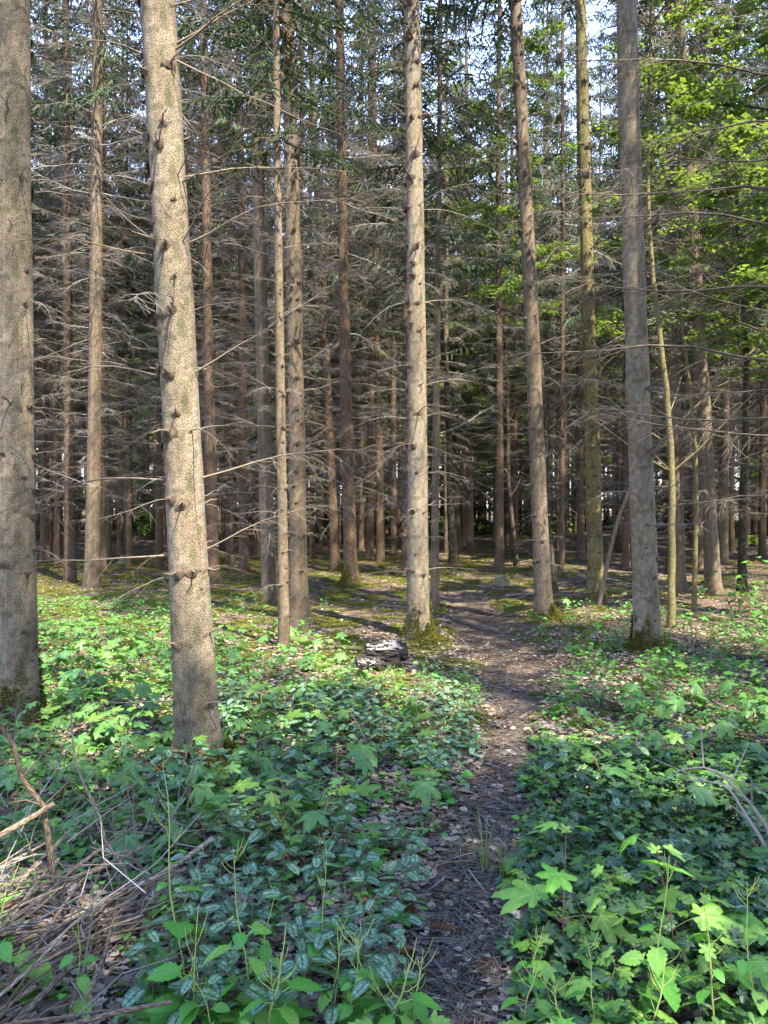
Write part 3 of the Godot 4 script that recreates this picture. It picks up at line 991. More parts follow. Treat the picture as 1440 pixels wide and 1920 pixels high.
	# broadleaf trees that show between the spruces
	var leafy := [[5.9, 10.2, 0, 0.85], [7.6, 13.0, 0, 1.0], [9.5, 17.0, 0, 1.0], [6.9, 18.5, 0, 1.0], [12.5, 21.0, 2, 1.0], [2.6, 27.0, 2, 1.0], [5.0, 31.0, 0, 1.2], [8.0, 26.0, 0, 1.0], [-1.8, 33.0, 2, 1.1], [0.6, 38.0, 2, 1.2], [14.0, 33.0, 2, 1.2], [-7.5, 38.0, 2, 1.1], [-13.0, 34.0, 0, 1.2], [3.6, 44.0, 2, 1.3], [-4.0, 47.0, 2, 1.3], [11.0, 44.0, 2, 1.3], [19.0, 40.0, 2, 1.2], [-18.0, 45.0, 2, 1.3], [-10.0, 30.0, 0, 1.0], [-4.5, 29.0, 1, 1.1], [1.4, 33.0, 0, 1.1], [-15.5, 38.0, 2, 1.1], [7.2, 37.0, 2, 1.1], [-1.0, 52.0, 2, 1.4], [-9.5, 53.0, 2, 1.4], [8.0, 53.0, 2, 1.4], [16.0, 50.0, 2, 1.4], [-21.0, 52.0, 2, 1.4], [23.0, 52.0, 2, 1.4]]
	for e in leafy:
		broad("broadleaf tree with bright yellow-green leaves among the spruces" if e[1] > 11.0 else "bright-leaved sapling right behind the dark spruce boughs", "broadleaf trees among the spruces" if e[1] > 11.0 else "", e[0], e[1], rf(-0.04, 0.04), e[2], e[3])
		taken.append(Vector2(e[0], e[1]))
	# beyond the plantation the wood is broadleaf
	for k in 34:
		var ang := lerpf(-0.62, 0.62, (k + rng.randf()) / 34.0)
		var dist := rf(62.0, 95.0)
		broad("broadleaf tree of the bright wood beyond the plantation", "far broadleaf wood", sin(ang) * dist, cos(ang) * dist, 0.0, [0, 2][k % 2], rf(1.1, 1.5))
	for k in 90:
		var ang := lerpf(-0.56, 0.56, (k + rng.randf()) / 90.0)
		var dist := rf(36.0, 78.0)
		broad("low leafy shrub growing in the light far between the trunks", "far undergrowth shrubs", sin(ang) * dist, cos(ang) * dist, 0.0, 4, rf(0.8, 1.7))
	# the rest of the plantation
	var placed := 0
	var tries := 0
	while placed < 265 and tries < 20000:
		tries += 1
		var d := pow(rng.randf(), 0.72) * 60.0
		var x := rf(-1.0, 1.0) * (0.60 * d + 3.0)
		if d < 17.0 or (d < 27.0 and absf(x - path_x(d)) < 1.3):
			continue
		if not free_spot(taken, Vector2(x, d), 1.5 if d < 34.0 else 2.2):
			continue
		taken.append(Vector2(x, d))
		plantation_tree(x, d, "slender dead-twigged spruce in the depth of the plantation", "plantation spruces")
		placed += 1
	# deeper still the trunks can no longer be told apart
	var mass := [[], [], [], []]
	for k in 330:
		var dist := rf(50.0, 88.0)
		var ang := rf(-0.56, 0.56)
		var x := sin(ang) * dist
		var d := cos(ang) * dist
		mass[k % 4].append(turned(on_ground(x, d), rng.randf() * TAU, rf(0.85, 1.1)))
	var wood := Node3D.new()
	wood.name = "far_spruce_wood"
	add_child(wood)
	tag(wood, "dense far spruce wood closing the view between the trunks", "wood", "", "stuff")
	for k in 4:
		stuff(wood, "trunk", P.trunk[k], mass[k], PackedColorArray())
		stuff(wood, "twig_tangle", P.tangle[k], mass[k], PackedColorArray())
		stuff(wood, "crown", P.crown[k], mass[k], PackedColorArray())
	print("plantation ", placed, " tries ", tries)
	# unseen broadleaf trees added behind the viewer, placed to shade the start of the path
	for e in [[3.0, -3.4, 0, 1.35], [6.2, -3.0, 0, 1.0], [0.5, -5.6, 0, 1.4], [4.2, -6.8, 0, 1.4], [-0.9, -2.8, 3, 1.0]]:
		broad("unseen broadleaf tree added behind the viewer to shade the path start", "added broadleaf shade trees", e[0], e[1], 0.0, e[2], e[3])
		taken.append(Vector2(e[0], e[1]))
	for e in [[3.8, -1.2], [7.2, 3.2], [6.4, -0.8], [5.3, -2.4], [4.9, 1.2], [8.3, 0.7], [2.2, -1.9], [5.9, 3.2], [9.3, 3.4]]:  # unseen spruces added on the sun side to break the sunlight into dapples
		taken.append(Vector2(e[0], e[1]))
		plantation_tree(e[0], e[1], "unseen spruce added outside the frame to dapple the sunlight", "spruces around the path start")
	# spruces round and behind the viewer, whose crowns shade the place
	placed = 0
	tries = 0
	while placed < 62 and tries < 8000:
		tries += 1
		var x := rf(-26.0, 26.0)
		var d := rf(-26.0, 17.0)
		if d > 0.0 and absf(x) < 0.62 * d + 1.2:
			continue
		if Vector2(x, d).length() < 2.6 or absf(x - path_x(d)) < 1.0 or (x > 4.0 and x < 11.0 and d > -4.0 and d < 7.0):
			continue
		if not free_spot(taken, Vector2(x, d), 3.9):
			continue
		taken.append(Vector2(x, d))
		plantation_tree(x, d, "unseen spruce added outside the frame to dapple the sunlight", "spruces around the path start")
		placed += 1
	print("around ", placed)

func free_spot(taken: Array, p: Vector2, gap: float) -> bool:
	for q in taken:
		if p.distance_squared_to(q) < gap * gap:
			return false
	return true

func plantation_tree(x: float, d: float, label: String, group: String) -> void:
	var k := rng.randi() % 4
	var o := thing("spruce_tree", label, "tree", Vector3(x, ground_y(x, -d), -d), group)
	var s := rf(0.55, 1.08)
	o.transform = Transform3D(Basis.from_euler(Vector3(rf(-0.02, 0.02), rng.randf() * TAU, rf(-0.02, 0.02))).scaled(Vector3(s, rf(0.88, 1.05), s)), o.position)
	if d > 17.0:
		o.set_meta("label", (["thin pole-like ", "middling ", "stout "][clampi(int((s - 0.55) / 0.18), 0, 2)]) + ["red-brown", "grey-brown", "reddish", "dark-twigged"][k] + " spruce in the depth of the plantation")
	part(o, "trunk", P.trunk[k])
	part(o, "crown", (P.crown if d > 17.0 else P.crown_thin)[(k + placed_turn()) % 4])
	part(o, "twig_tangle", P.tangle[k]).set_meta("kind", "stuff")

func placed_turn() -> int:
	return rng.randi() % 4

# ------------------------------------------------------------------ wood on the ground
func stick_mesh(length: float, r: float, seed_: int, crook: float, twigs: int) -> MB:
	# a fallen branch along +x, middle at the origin
	var r2 := RandomNumberGenerator.new(); r2.seed = seed_
	var mb := MB.new()
	var g := r2.randf_range(0.8, 1.2)
	mb.col = [Color(0.40, 0.325, 0.245), Color(0.30, 0.235, 0.17), Color(0.48, 0.41, 0.325), Color(0.34, 0.26, 0.19)][seed_ % 4] * g
	var pts := PackedVector3Array(); var rad := PackedFloat32Array()
	var off := Vector3.ZERO
	for k in 9:
		var s := k / 8.0
		off += Vector3(0, r2.randf_range(-1, 1) * 0.5, r2.randf_range(-1, 1)) * crook * length * 0.06
		pts.append(Vector3((s - 0.5) * length, 0, 0) + off * sin(PI * s) * 1.3)
		rad.append(r * (1.0 - 0.5 * s) * r2.randf_range(0.9, 1.1))
	mb.tube(pts, rad, 8, 1.0, 6.0, true)
	for k in twigs:
		var i := r2.randi_range(2, 7)
		var td := Vector3(r2.randf_range(0.2, 1.0), r2.randf_range(-0.1, 0.7), r2.randf_range(-1, 1)).normalized()
		var tl := length * r2.randf_range(0.1, 0.3)
		var e := pts[i] + td * tl * 0.5
		mb.tube(PackedVector3Array([pts[i], e, e + td.rotated(Vector3.UP, r2.randf_range(-0.6, 0.6)) * tl * 0.5]), PackedFloat32Array([rad[i] * 0.35, rad[i] * 0.28, rad[i] * 0.12]), 5)
	return mb

func cone_mesh() -> ArrayMesh:
	# a spruce cone along +x, overlapping scales in spirals
	var mb := MB.new()
	mb.col = Color(0.11, 0.055, 0.03)
	mb.tube(PackedVector3Array([Vector3(-0.05, 0, 0), Vector3(-0.03, 0, 0), Vector3(0.02, 0, 0), Vector3(0.055, 0, 0)]), PackedFloat32Array([0.006, 0.013, 0.012, 0.004]), 8)
	for k in 90:
		var s := k / 90.0
		var a := k * 2.39996
		var r := 0.017 * sin(PI * (0.16 + 0.78 * s)) + 0.003
		var d := Vector3(0, cos(a), sin(a))
		var w := d.cross(Vector3.RIGHT) * 0.0065
		var p := Vector3(lerpf(-0.052, 0.05, s), 0, 0)
		mb.col = Color(0.21, 0.11, 0.055) * rf(0.8, 1.25)
		mb.tri(p + d * r * 0.55 + w, p + d * r * 0.55 - w, p + d * r * 1.22 + Vector3.RIGHT * 0.013)
	return mb.mesh(M.dead)

func stump_mesh(r: float, h: float, seed_: int) -> ArrayMesh:
	var mb := MB.new()
	var r2 := RandomNumberGenerator.new(); r2.seed = seed_
	var ph := r2.randf() * TAU
	for k in 7:
		var s := k / 6.0
		for j in 21:
			var a := TAU * (j % 20) / 20.0
			var q := r * (0.62 + 0.75 * exp(-s * 4.0) * (0.5 + 0.5 * cos(a * 5.0 + ph))) * (1.0 + 0.3 * low.get_noise_3d(cos(a) * 60.0, s * 60.0, sin(a) * 60.0 + seed_))
			var y := h * s * (1.0 + 0.35 * low.get_noise_2d(cos(a) * 90.0 + seed_, sin(a) * 90.0))
			mb.col = Color(0.16, 0.14, 0.10).lerp(Color(0.11, 0.12, 0.03), clampf(0.5 + 1.6 * low.get_noise_3d(cos(a) * 50.0, s * 80.0, sin(a) * 50.0), 0, 1))
			mb.put(Vector3(cos(a) * q, y - 0.03, sin(a) * q), Vector3(cos(a), 0.4, sin(a)).normalized())
	for k in 6:
		for j in 20:
			var a := k * 21 + j
			mb.face(a, a + 21, a + 1)
			mb.face(a + 1, a + 21, a + 22)
	mb.col = Color(0.17, 0.125, 0.085)
	var c := mb.put(Vector3(0, h * 0.72, 0), Vector3.UP)
	for j in 20:
		mb.face(c, 6 * 21 + j, 6 * 21 + j + 1)
	smooth(mb)
	return mb.mesh(M.dead)

func lay(m: MB, mat: Material, called: String, label: String, cat: String, group: String, a: Vector3, b: Vector3, roll := 0.0) -> MeshInstance3D:
	var o := single(called, m.mesh(mat), along((a + b) * 0.5, b - a, roll, Vector3.ONE), label, cat, group)
	return o

func on_ground(x: float, d: float, up := 0.0) -> Vector3:
	return Vector3(x, ground_y(x, -d) + up, -d)

func build_floor_things() -> void:
	# the charred birch log beside the path spruce: a rough body, curled white bark plates, a pale broken end
	var log_ := thing("birch_log", "short black charred log with white bark patches lying beside the straight spruce", "log", on_ground(-0.02, 7.55, 0.0))
	log_.rotation.y = 0.12
	var mb := MB.new()
	for row in 2:
		var rr := 0.105 if row == 0 else 0.085
		var cy := 0.155 if row == 0 else 0.06
		var cz := -0.03 if row == 0 else 0.07
		var x0 := -0.16 if row == 0 else -0.27
		var x1 := 0.25 if row == 0 else 0.17
		var first := mb.v.size()
		var sides := 26
		for k in 24:
			var s := k / 23.0
			for j in sides + 1:
				var a := TAU * (j % sides) / sides
				var q := rr * (1.0 + 0.36 * low.get_noise_3d(s * 130.0 + row * 50, cos(a) * 55.0, sin(a) * 55.0) + 0.2 * fine.get_noise_3d(s * 160.0, cos(a) * 70.0 + row * 90, sin(a) * 70.0))
				if k == 0 or k == 23: q *= 0.86
				mb.col = Color(0.018, 0.016, 0.015) * rf(0.6, 2.2)
				mb.put(Vector3(lerpf(x0, x1, s), cy + sin(a) * q * 0.9, cz + cos(a) * q), Vector3(0, sin(a), cos(a)))
		for k in 23:
			for j in sides:
				var a := first + k * (sides + 1) + j
				mb.face(a, a + sides + 1, a + 1)
				mb.face(a + 1, a + sides + 1, a + sides + 2)
		for e in [0, 23]:
			mb.col = Color(0.10, 0.075, 0.05)
			var cc := mb.put(Vector3(x0 if e == 0 else x1, cy, cz), Vector3(-1 if e == 0 else 1, 0, 0))
			for j in sides:
				mb.face(cc, first + e * (sides + 1) + j, first + e * (sides + 1) + j + 1)
	smooth(mb)
	part(log_, "body", mb.mesh(M.dead))
	for k in 3:
		var pl := MB.new()
		var cols := 30
		var a0: float = [0.75, 1.45, 0.5][k]
		var xa: float = [-0.155, -0.02, -0.25][k]
		var wd: float = [0.36, 0.25, 0.2][k]
		var row := 0 if k < 2 else 1
		var rr: float = 0.120 if row == 0 else 0.100
		for i in cols + 1:
			for j in 9:
				var a := a0 + (j / 8.0 - 0.5) * 0.75
				var lift := 1.0 + 0.10 * low.get_noise_2d(i * 25.0 + k * 99.0, j * 35.0)
				pl.col = Color(0.19, 0.19, 0.185) * (0.75 + 0.5 * fine.get_noise_2d(i * 30.0, j * 50.0 + k * 80.0))
				pl.put(Vector3(xa + wd * i / cols, (0.155 if row == 0 else 0.06) + sin(a) * rr * 0.93 * lift, (-0.03 if row == 0 else 0.07) + cos(a) * rr * lift), Vector3(0, sin(a), cos(a)))
		for i in cols:
			for j in 8:
				if low.get_noise_2d(i * 5.0 + k * 700.0, j * 16.0) + 0.25 * fine.get_noise_2d(i * 9.0 + k * 50.0, j * 14.0) + 0.012 * absf(i - cols * 0.5) + 0.06 * absf(j - 3.5) - 0.2 > (0.05 if k == 0 else -0.08): continue
				var a := i * 9 + j
				pl.face(a, a + 9, a + 1)
				pl.face(a + 1, a + 9, a + 10)
		part(log_, "bark_plate", pl.mesh(M.dead))
	for k in 26:
		var fl := MB.new()
		fl.col = Color(0.022, 0.019, 0.017) * rf(0.7, 2.0)
		fl.tube(PackedVector3Array([Vector3(-0.06, 0, 0), Vector3(-0.02, 0.006, 0.004), Vector3(0.03, 0.0, 0.002), Vector3(0.07, -0.004, 0)]), PackedFloat32Array([0.004, 0.012, 0.010, 0.003]), 5)
		var a := rf(-0.5, 2.2)
		var up := k % 2
		part(log_, "char_flake", fl.mesh(M.dead), turned(Vector3(rf(-0.13, 0.2) - 0.08 * up, (0.06 if up else 0.155) + sin(a) * 0.1, (0.07 if up else -0.03) + cos(a) * (0.085 if up else 0.1)), rf(-0.35, 0.35), rf(0.5, 1.2), rf(-0.4, 0.4), rf(-0.25, 0.25)))
	# crumbled wood by the log
	for k in 9:
		var m := stick_mesh(rf(0.06, 0.16), rf(0.012, 0.026), 900 + k, 0.5, 0)
		var c := on_ground(0.33 + rf(-0.12, 0.16), 7.75 + rf(-0.25, 0.25), 0.015)
		var az := rng.randf() * TAU
		lay(m, M.dead, "wood_chunk", "crumbled rotten wood chunk lying at the end of the charred log", "wood", "crumbled wood by the log", c, c + Vector3(cos(az), 0.05, sin(az)))
	# stumps
	single("tree_stump", stump_mesh(0.26, 0.2, 5), Transform3D(Basis(), on_ground(2.45, 16.0)), "low rotten stump with spreading roots on bare litter by the path", "stump")
	single("tree_stump", stump_mesh(0.3, 0.3, 6), Transform3D(Basis(), on_ground(1.2, 20.5)), "rounded mossy stump before the dark crooked trunk", "stump")
	single("tree_stump", stump_mesh(0.3, 0.25, 7), Transform3D(Basis(), on_ground(-7.2, 21.5)), "mossy stump at the back of the seedling carpet", "stump")
	# the dead stem that leans from the olive-barked spruce
	var ds := MB.new()
	ds.col = Color(0.13, 0.10, 0.075)
	var pts := PackedVector3Array(); var rad := PackedFloat32Array()
	for k in 12:
		var s := k / 11.0
		pts.append(Vector3(2.35 * s * s + 0.1 * s + 0.05 * sin(s * 9.0), 4.2 * s - 0.05, 0.3 * s + 0.05 * cos(s * 7.0)))
		rad.append(lerpf(0.05, 0.022, s) * 0.7)
	ds.tube(pts, rad, 9, 1.0, 3.0, true)
	for k in 9:
		var i := rng.randi_range(3, 11)
		dead_branch(ds, pts[i], Vector3(rf(-1, 1), rf(-0.2, 0.5), rf(-1, 1)), rf(0.3, 0.9), 0.007, 0.4, 7, rng)
	single("dead_sapling", ds.mesh(M.dead), Transform3D(Basis(), on_ground(3.42, 12.3)), "broken dead stem leaning up beside the olive-barked spruce", "dead tree")
	# a mossy fallen pole and mossy roots on the sunlit floor
	lay(stick_mesh(1.0, 0.05, 931, 0.5, 0), M.moss_wood, "fallen_log", "moss-grown fallen pole on the litter behind the charred log", "log", "", on_ground(-0.95, 8.9, 0.03), on_ground(-0.35, 8.5, 0.03))
	lay(stick_mesh(1.3, 0.06, 932, 0.5, 0), M.moss_wood, "fallen_log", "moss-grown fallen pole beside the olive-barked spruce", "log", "", on_ground(4.2, 14.2, 0.04), on_ground(5.1, 13.7, 0.04))
	# brush pile
	var names := ["thick barked stick", "pale bare stick", "reddish brown stick", "thin grey stick"]
	for k in 74:
		var t := rng.randf()
		var L := rf(0.45, 1.15)
		var r := rf(0.004, 0.011) if k > 12 else rf(0.012, 0.021)
		var c := Vector3(rf(-1.8, -0.92), 0, -rf(2.0, 2.8))
		var hump := exp(-pow((c.x + 1.35) / 0.5, 2.0) - pow((c.z + 2.5) / 0.55, 2.0))
		c.y = ground_y(c.x, c.z) + 0.02 + 0.18 * hump * sqrt(t) + 0.02 * t
		var az := rf(0.35, 1.6) if k % 6 != 5 else rf(-0.9, 2.2)
		var dir := Vector3(cos(az), rf(-0.08, 0.16), -sin(az))
		var m := stick_mesh(L, r, 1000 + k, rf(0.1, 0.5), 1 if r > 0.016 else 4)
		lay(m, M.stick, "brush_stick", names[k % 4] + " in the brush heap beside the moss-cushioned spruce", "stick", "sticks of the brush heap", c - dir * 0.5, c + dir * 0.5, rng.randf() * TAU)
	lay(stick_mesh(1.05, 0.014, 1101, 0.5, 5), M.stick, "brush_stick", "bent grey branch standing up out of the brush heap", "stick", "", Vector3(-1.12, 0.02, -2.75), Vector3(-1.62, 0.82, -3.05))
	lay(stick_mesh(0.9, 0.008, 1102, 0.5, 5), M.stick, "brush_stick", "thin whip leaning up from the brush heap among maple leaves", "stick", "", Vector3(-0.92, 0.03, -2.9), Vector3(-1.32, 0.72, -3.25))
	lay(stick_mesh(0.75, 0.02, 1103, 0.3, 0), M.stick, "brush_stick", "pinkish brown branch propped on the bent grey branch", "stick", "", Vector3(-1.75, 0.2, -2.55), Vector3(-1.3, 0.45, -2.85))
	var tg := MB.new()
	for k in 170:
		var c := Vector3(rf(-2.1, -0.8), 0, -rf(2.0, 3.4))
		c.y = ground_y(c.x, c.z) + rf(0.0, 0.3)
		tg.col = dead_colour(rng) * rf(0.8, 1.3)
		var d := Vector3(rf(-1, 1), rf(-0.3, 0.8), rf(-1, 1)).normalized()
		var L := rf(0.15, 0.5)
		var e := c + d * L * 0.5
		var f := e + (d + Vector3(rf(-0.7, 0.7), rf(-0.6, 0.4), rf(-0.7, 0.7))).normalized() * L * 0.5
		tg.tube(PackedVector3Array([c, e, f]), PackedFloat32Array([0.0028, 0.0022, 0.0011]), 4)
	single("brush_twigs", tg.mesh(M.dead), Transform3D(), "fine grey twigs tangled through the brush heap", "twigs", "", "stuff")
	# sticks on the floor
	var lies := [[-0.35, 2.75, 0.5, 0.022], [-0.12, 2.62, 0.42, 0.02], [-0.05, 3.0, 0.45, 0.018], [-0.55, 2.6, 0.6, 0.02], [-0.62, 3.2, 0.5, 0.012], [0.02, 2.5, 0.3, 0.028], [-0.3, 3.3, 0.5, 0.013], [0.35, 3.4, 0.35, 0.006], [0.75, 4.7, 0.5, 0.006], [0.28, 3.9, 0.4, 0.007], [-0.8, 4.3, 0.6, 0.008], [1.3, 3.0, 0.5, 0.014], [1.0, 2.5, 0.4, 0.014], [1.9, 6.4, 0.8, 0.012], [2.6, 6.9, 0.9, 0.012], [3.6, 8.0, 1.2, 0.014], [-2.2, 9.2, 1.2, 0.016], [-3.4, 12.0, 1.4, 0.02], [1.8, 8.6, 0.6, 0.01], [2.0, 9.9, 1.0, 0.012], [4.9, 9.5, 1.6, 0.02], [0.2, 11.4, 1.2, 0.014], [2.9, 14.0, 1.4, 0.02], [-2.2, 15.0, 1.5, 0.02]]
	for k in lies.size():
		var e: Array = lies[k]
		var az := rf(-0.5, 1.2)
		var a := on_ground(e[0], e[1], e[3] * 0.9)
		var b := Vector3(cos(az), 0, -sin(az))
		var near: bool = e[1] < 4.0
		lay(stick_mesh(e[2], e[3], 1200 + k, 0.7, 2 if e[3] < 0.015 else 0), M.stick, "fallen_stick", "broken dry stick lying among silver-leaved plants near the path" if near else "dry fallen stick lying on the open forest litter", "stick", "sticks among the plants" if near else "sticks on the litter", a - b, a + b)
	# grey shrub stems and a bent one, right of the ivy
	var sh := thing("dead_shrub", "bare grey curving shrub stems rising out of the ivy", "shrub", on_ground(1.62, 3.2))
	for k in 3:
		var sm := MB.new()
		sm.col = Color(0.24, 0.20, 0.17) * rf(0.8, 1.15)
		var p2 := PackedVector3Array(); var r3 := PackedFloat32Array()
		var az := [2.7, 2.2, 0.4, 3.4, 1.4][k] as float
		for j in 11:
			var s := j / 10.0
			var o: Vector3 = Vector3(cos(az), 0, -sin(az)) * (0.42 * s * s) + Vector3.UP * (0.5 * sin(s * 1.9 + 0.05)) * [1.0, 0.8, 0.9, 0.6, 1.0][k]
			p2.append(o + Vector3(sin(s * 8 + k), 0, cos(s * 6 + k)) * 0.025)
			r3.append(lerpf(0.009, 0.003, s))
		sm.tube(p2, r3, 6, 1.0, 4.0)
		for j in 3:
			var i := rng.randi_range(4, 9)
			var q := p2[i] + Vector3(rf(-1, 1), rf(-0.2, 0.8), rf(-1, 1)).normalized() * rf(0.12, 0.3)
			sm.tube(PackedVector3Array([p2[i], q]), PackedFloat32Array([0.004, 0.0015]), 4)
		part(sh, "stem", sm.mesh(M.dead))
	# cones
	var cm := cone_mesh()
	for p in [[0.10, 2.98], [0.22, 2.93], [-0.1, 3.05], [-0.55, 2.62], [0.02, 3.45], [0.05, 2.72], [0.33, 4.4], [-0.2, 3.9], [0.9, 5.9], [0.62, 3.6]]:
		single("spruce_cone", cm, turned(on_ground(p[0], p[1], 0.018), rng.randf() * TAU, rf(0.9, 1.1), rf(-0.1, 0.1), rf(-0.15, 0.15)), "brown scaly spruce cone lying on the litter by the path", "cone", "fallen spruce cones")

# ------------------------------------------------------------------ plants
func proto(called: String, cat: String) -> Node3D:
	var o := Node3D.new()
	o.name = called
	o.set_meta("called", called)
	o.set_meta("category", cat)
	return o

func seedling(height: float, tiers: int, size: float, mats: Array, seed_: int) -> Node3D:
	var r2 := RandomNumberGenerator.new(); r2.seed = seed_
	var o := proto("maple_seedling", "seedling")
	var st := MB.new()
	st.col = Color(0.16, 0.085, 0.05)
	var lean := Vector3(r2.randf_range(-0.12, 0.12), 0, r2.randf_range(-0.12, 0.12))
	var top := Vector3(0, height, 0) + lean
	st.tube(PackedVector3Array([Vector3(0, -0.03, 0), Vector3(0, height * 0.5, 0) + lean * 0.3, top]), PackedFloat32Array([0.0035, 0.003, 0.002]), 5)
	var az := r2.randf() * TAU
	for t in tiers:
		var s := 1.0 - 0.32 * t
		var at := Vector3(0, height * s, 0) + lean * s * s
		az += PI * 0.5 + r2.randf_range(-0.3, 0.3)
		for w in 2:
			if t > 0 and r2.randf() < 0.12: continue
			var a := az + PI * w + r2.randf_range(-0.3, 0.3)
			var L := size * (0.8 + 0.32 * t) * r2.randf_range(0.75, 1.15)
			if tiers > 1 and t == 0: L *= 0.8
			var pd := Vector3(cos(a), r2.randf_range(0.25, 0.7), sin(a)).normalized()
			var e := at + pd * L * r2.randf_range(0.6, 1.1)
			st.col = Color(0.17, 0.09, 0.05) if r2.randf() < 0.5 else Color(0.14, 0.18, 0.06)
			st.tube(PackedVector3Array([at, (at + e) * 0.5 + Vector3.UP * 0.006, e]), PackedFloat32Array([0.0016, 0.0013, 0.0013]), 4)
			var lf := part(o, "leaf", P.maple[r2.randi() % 7], along(e, Vector3(cos(a), r2.randf_range(-0.5, 0.2), sin(a)), r2.randf_range(-0.45, 0.45), Vector3.ONE * L))
			lf.material_override = mats[r2.randi() % mats.size()]
	if r2.randf() < 0.5:
		var lf := part(o, "leaf", P.maple[0], along(top, Vector3(cos(az + 1), 0.5, sin(az + 1)), 0.0, Vector3.ONE * size * 0.35))
		lf.material_override = M.maple_young[0]
	part(o, "stem", st.mesh(M.stem))
	return o

func archangel(pairs: int, seed_: int, whole: bool) -> Node3D:
	var r2 := RandomNumberGenerator.new(); r2.seed = seed_
	var o: Node3D = proto("archangel_plant", "plant")
	var st := MB.new()
	var merged := [MB.new(), MB.new()]
	st.col = Color(0.12, 0.12, 0.07)
	var h := 0.045 * pairs + 0.02
	var lean := Vector3(r2.randf_range(-0.06, 0.06), 0, r2.randf_range(-0.06, 0.06))
	st.tube(PackedVector3Array([Vector3(0, -0.02, 0), Vector3(0, h * 0.5, 0), Vector3(0, h, 0) + lean]), PackedFloat32Array([0.0022, 0.002, 0.0015]), 4)
	var az := r2.randf() * TAU
	for t in pairs:
		var s := 1.0 - float(t) / pairs * 0.8
		var at := Vector3(0, h * s, 0) + lean * s * s
		az += PI * 0.5
		for w in 2:
			var a := az + PI * w + r2.randf_range(-0.3, 0.3)
			var L := (0.055 if t == 0 else 0.07) * r2.randf_range(0.75, 1.2)
			var e := at + Vector3(cos(a), 0.35, sin(a)) * 0.018
			var xf := along(e, Vector3(cos(a), r2.randf_range(-0.3, 0.35), sin(a)), r2.randf_range(-0.25, 0.25), Vector3.ONE * L)
			var k := r2.randi() % 2
			if whole:
				append(merged[k], P.silver_mb, xf)
			else:
				part(o, "leaf", P.silver, xf).material_override = M.silver[k]
			st.tube(PackedVector3Array([at, e]), PackedFloat32Array([0.0014, 0.001]), 3)
	if whole:
		var m: ArrayMesh = merged[0].mesh(M.silver[0])
		merged[1].add_to(m, M.silver[1])
		st.add_to(m, M.stem)
		o.free()
		var q := MeshInstance3D.new()
		q.mesh = m
		q.set_meta("called", "archangel_plant"); q.set_meta("category", "plant")
		return q
	part(o, "stem", st.mesh(M.stem))
	return o

func append(mb: MB, src: MB, xf: Transform3D) -> void:
	var k := mb.v.size()
	var nb := xf.basis.orthonormalized()
	for i in src.v.size():
		mb.v.append(xf * src.v[i]); mb.n.append(nb * src.n[i]); mb.t.append(src.t[i]); mb.c.append(mb.col)
	for i in src.idx:
		mb.idx.append(i + k)

func mustard(height: float, seed_: int) -> Node3D:
	# a garlic mustard gone to seed: thin stalk, toothed leaves getting smaller upwards, curved pods on top
	var r2 := RandomNumberGenerator.new(); r2.seed = seed_
	var o := proto("garlic_mustard", "plant")
	var st := MB.new()
	st.col = Color(0.26, 0.34, 0.08)
	var pts := PackedVector3Array()
	var lean := Vector3(r2.randf_range(-0.2, 0.2), 0, r2.randf_range(-0.2, 0.2)) * height
	for k in 8:
		var s := k / 7.0
		pts.append(Vector3(0, height * s - 0.02, 0) + lean * s * s + Vector3(sin(s * 9 + seed_), 0, cos(s * 7)) * 0.008)
	st.tube(pts, PackedFloat32Array([0.0030, 0.0028, 0.0026, 0.0024, 0.0022, 0.0019, 0.0016, 0.001]), 5)
	var n := r2.randi_range(8, 12)
	for k in n:
		var s := 0.03 + 0.62 * k / n
		var f := s * 7.0
		var at := pts[int(f)].lerp(pts[int(f) + 1], f - int(f))
		var a := k * 2.4 + r2.randf_range(-0.5, 0.5)
		var L := lerpf(0.10, 0.035, s) * r2.randf_range(0.6, 1.3)
		var e := at + Vector3(cos(a), 0.4, sin(a)).normalized() * L * 0.5
		st.tube(PackedVector3Array([at, e]), PackedFloat32Array([0.0014, 0.001]), 3)
		part(o, "leaf", P.toothed[k % 2], along(e, Vector3(cos(a), r2.randf_range(-0.5, 0.1), sin(a)), r2.randf_range(-0.4, 0.4), Vector3.ONE * L)).material_override = M.herb[r2.randi() % 2]
	for k in r2.randi_range(3, 9):
		var s := r2.randf_range(0.6, 1.0)
		var f := minf(s, 0.999) * 7.0
		var at := pts[int(f)].lerp(pts[int(f) + 1], f - int(f))
		var a := r2.randf() * TAU
		var d := Vector3(cos(a), 0.5, sin(a)).normalized()
		st.col = Color(0.30, 0.38, 0.09)
		st.tube(PackedVector3Array([at, at + d * 0.012, at + d * 0.032 + Vector3.UP * 0.01, at + d * 0.05 + Vector3.UP * 0.034]), PackedFloat32Array([0.0007, 0.0008, 0.001, 0.0005]), 4)
	part(o, "stalk", st.mesh(M.stem))
	return o

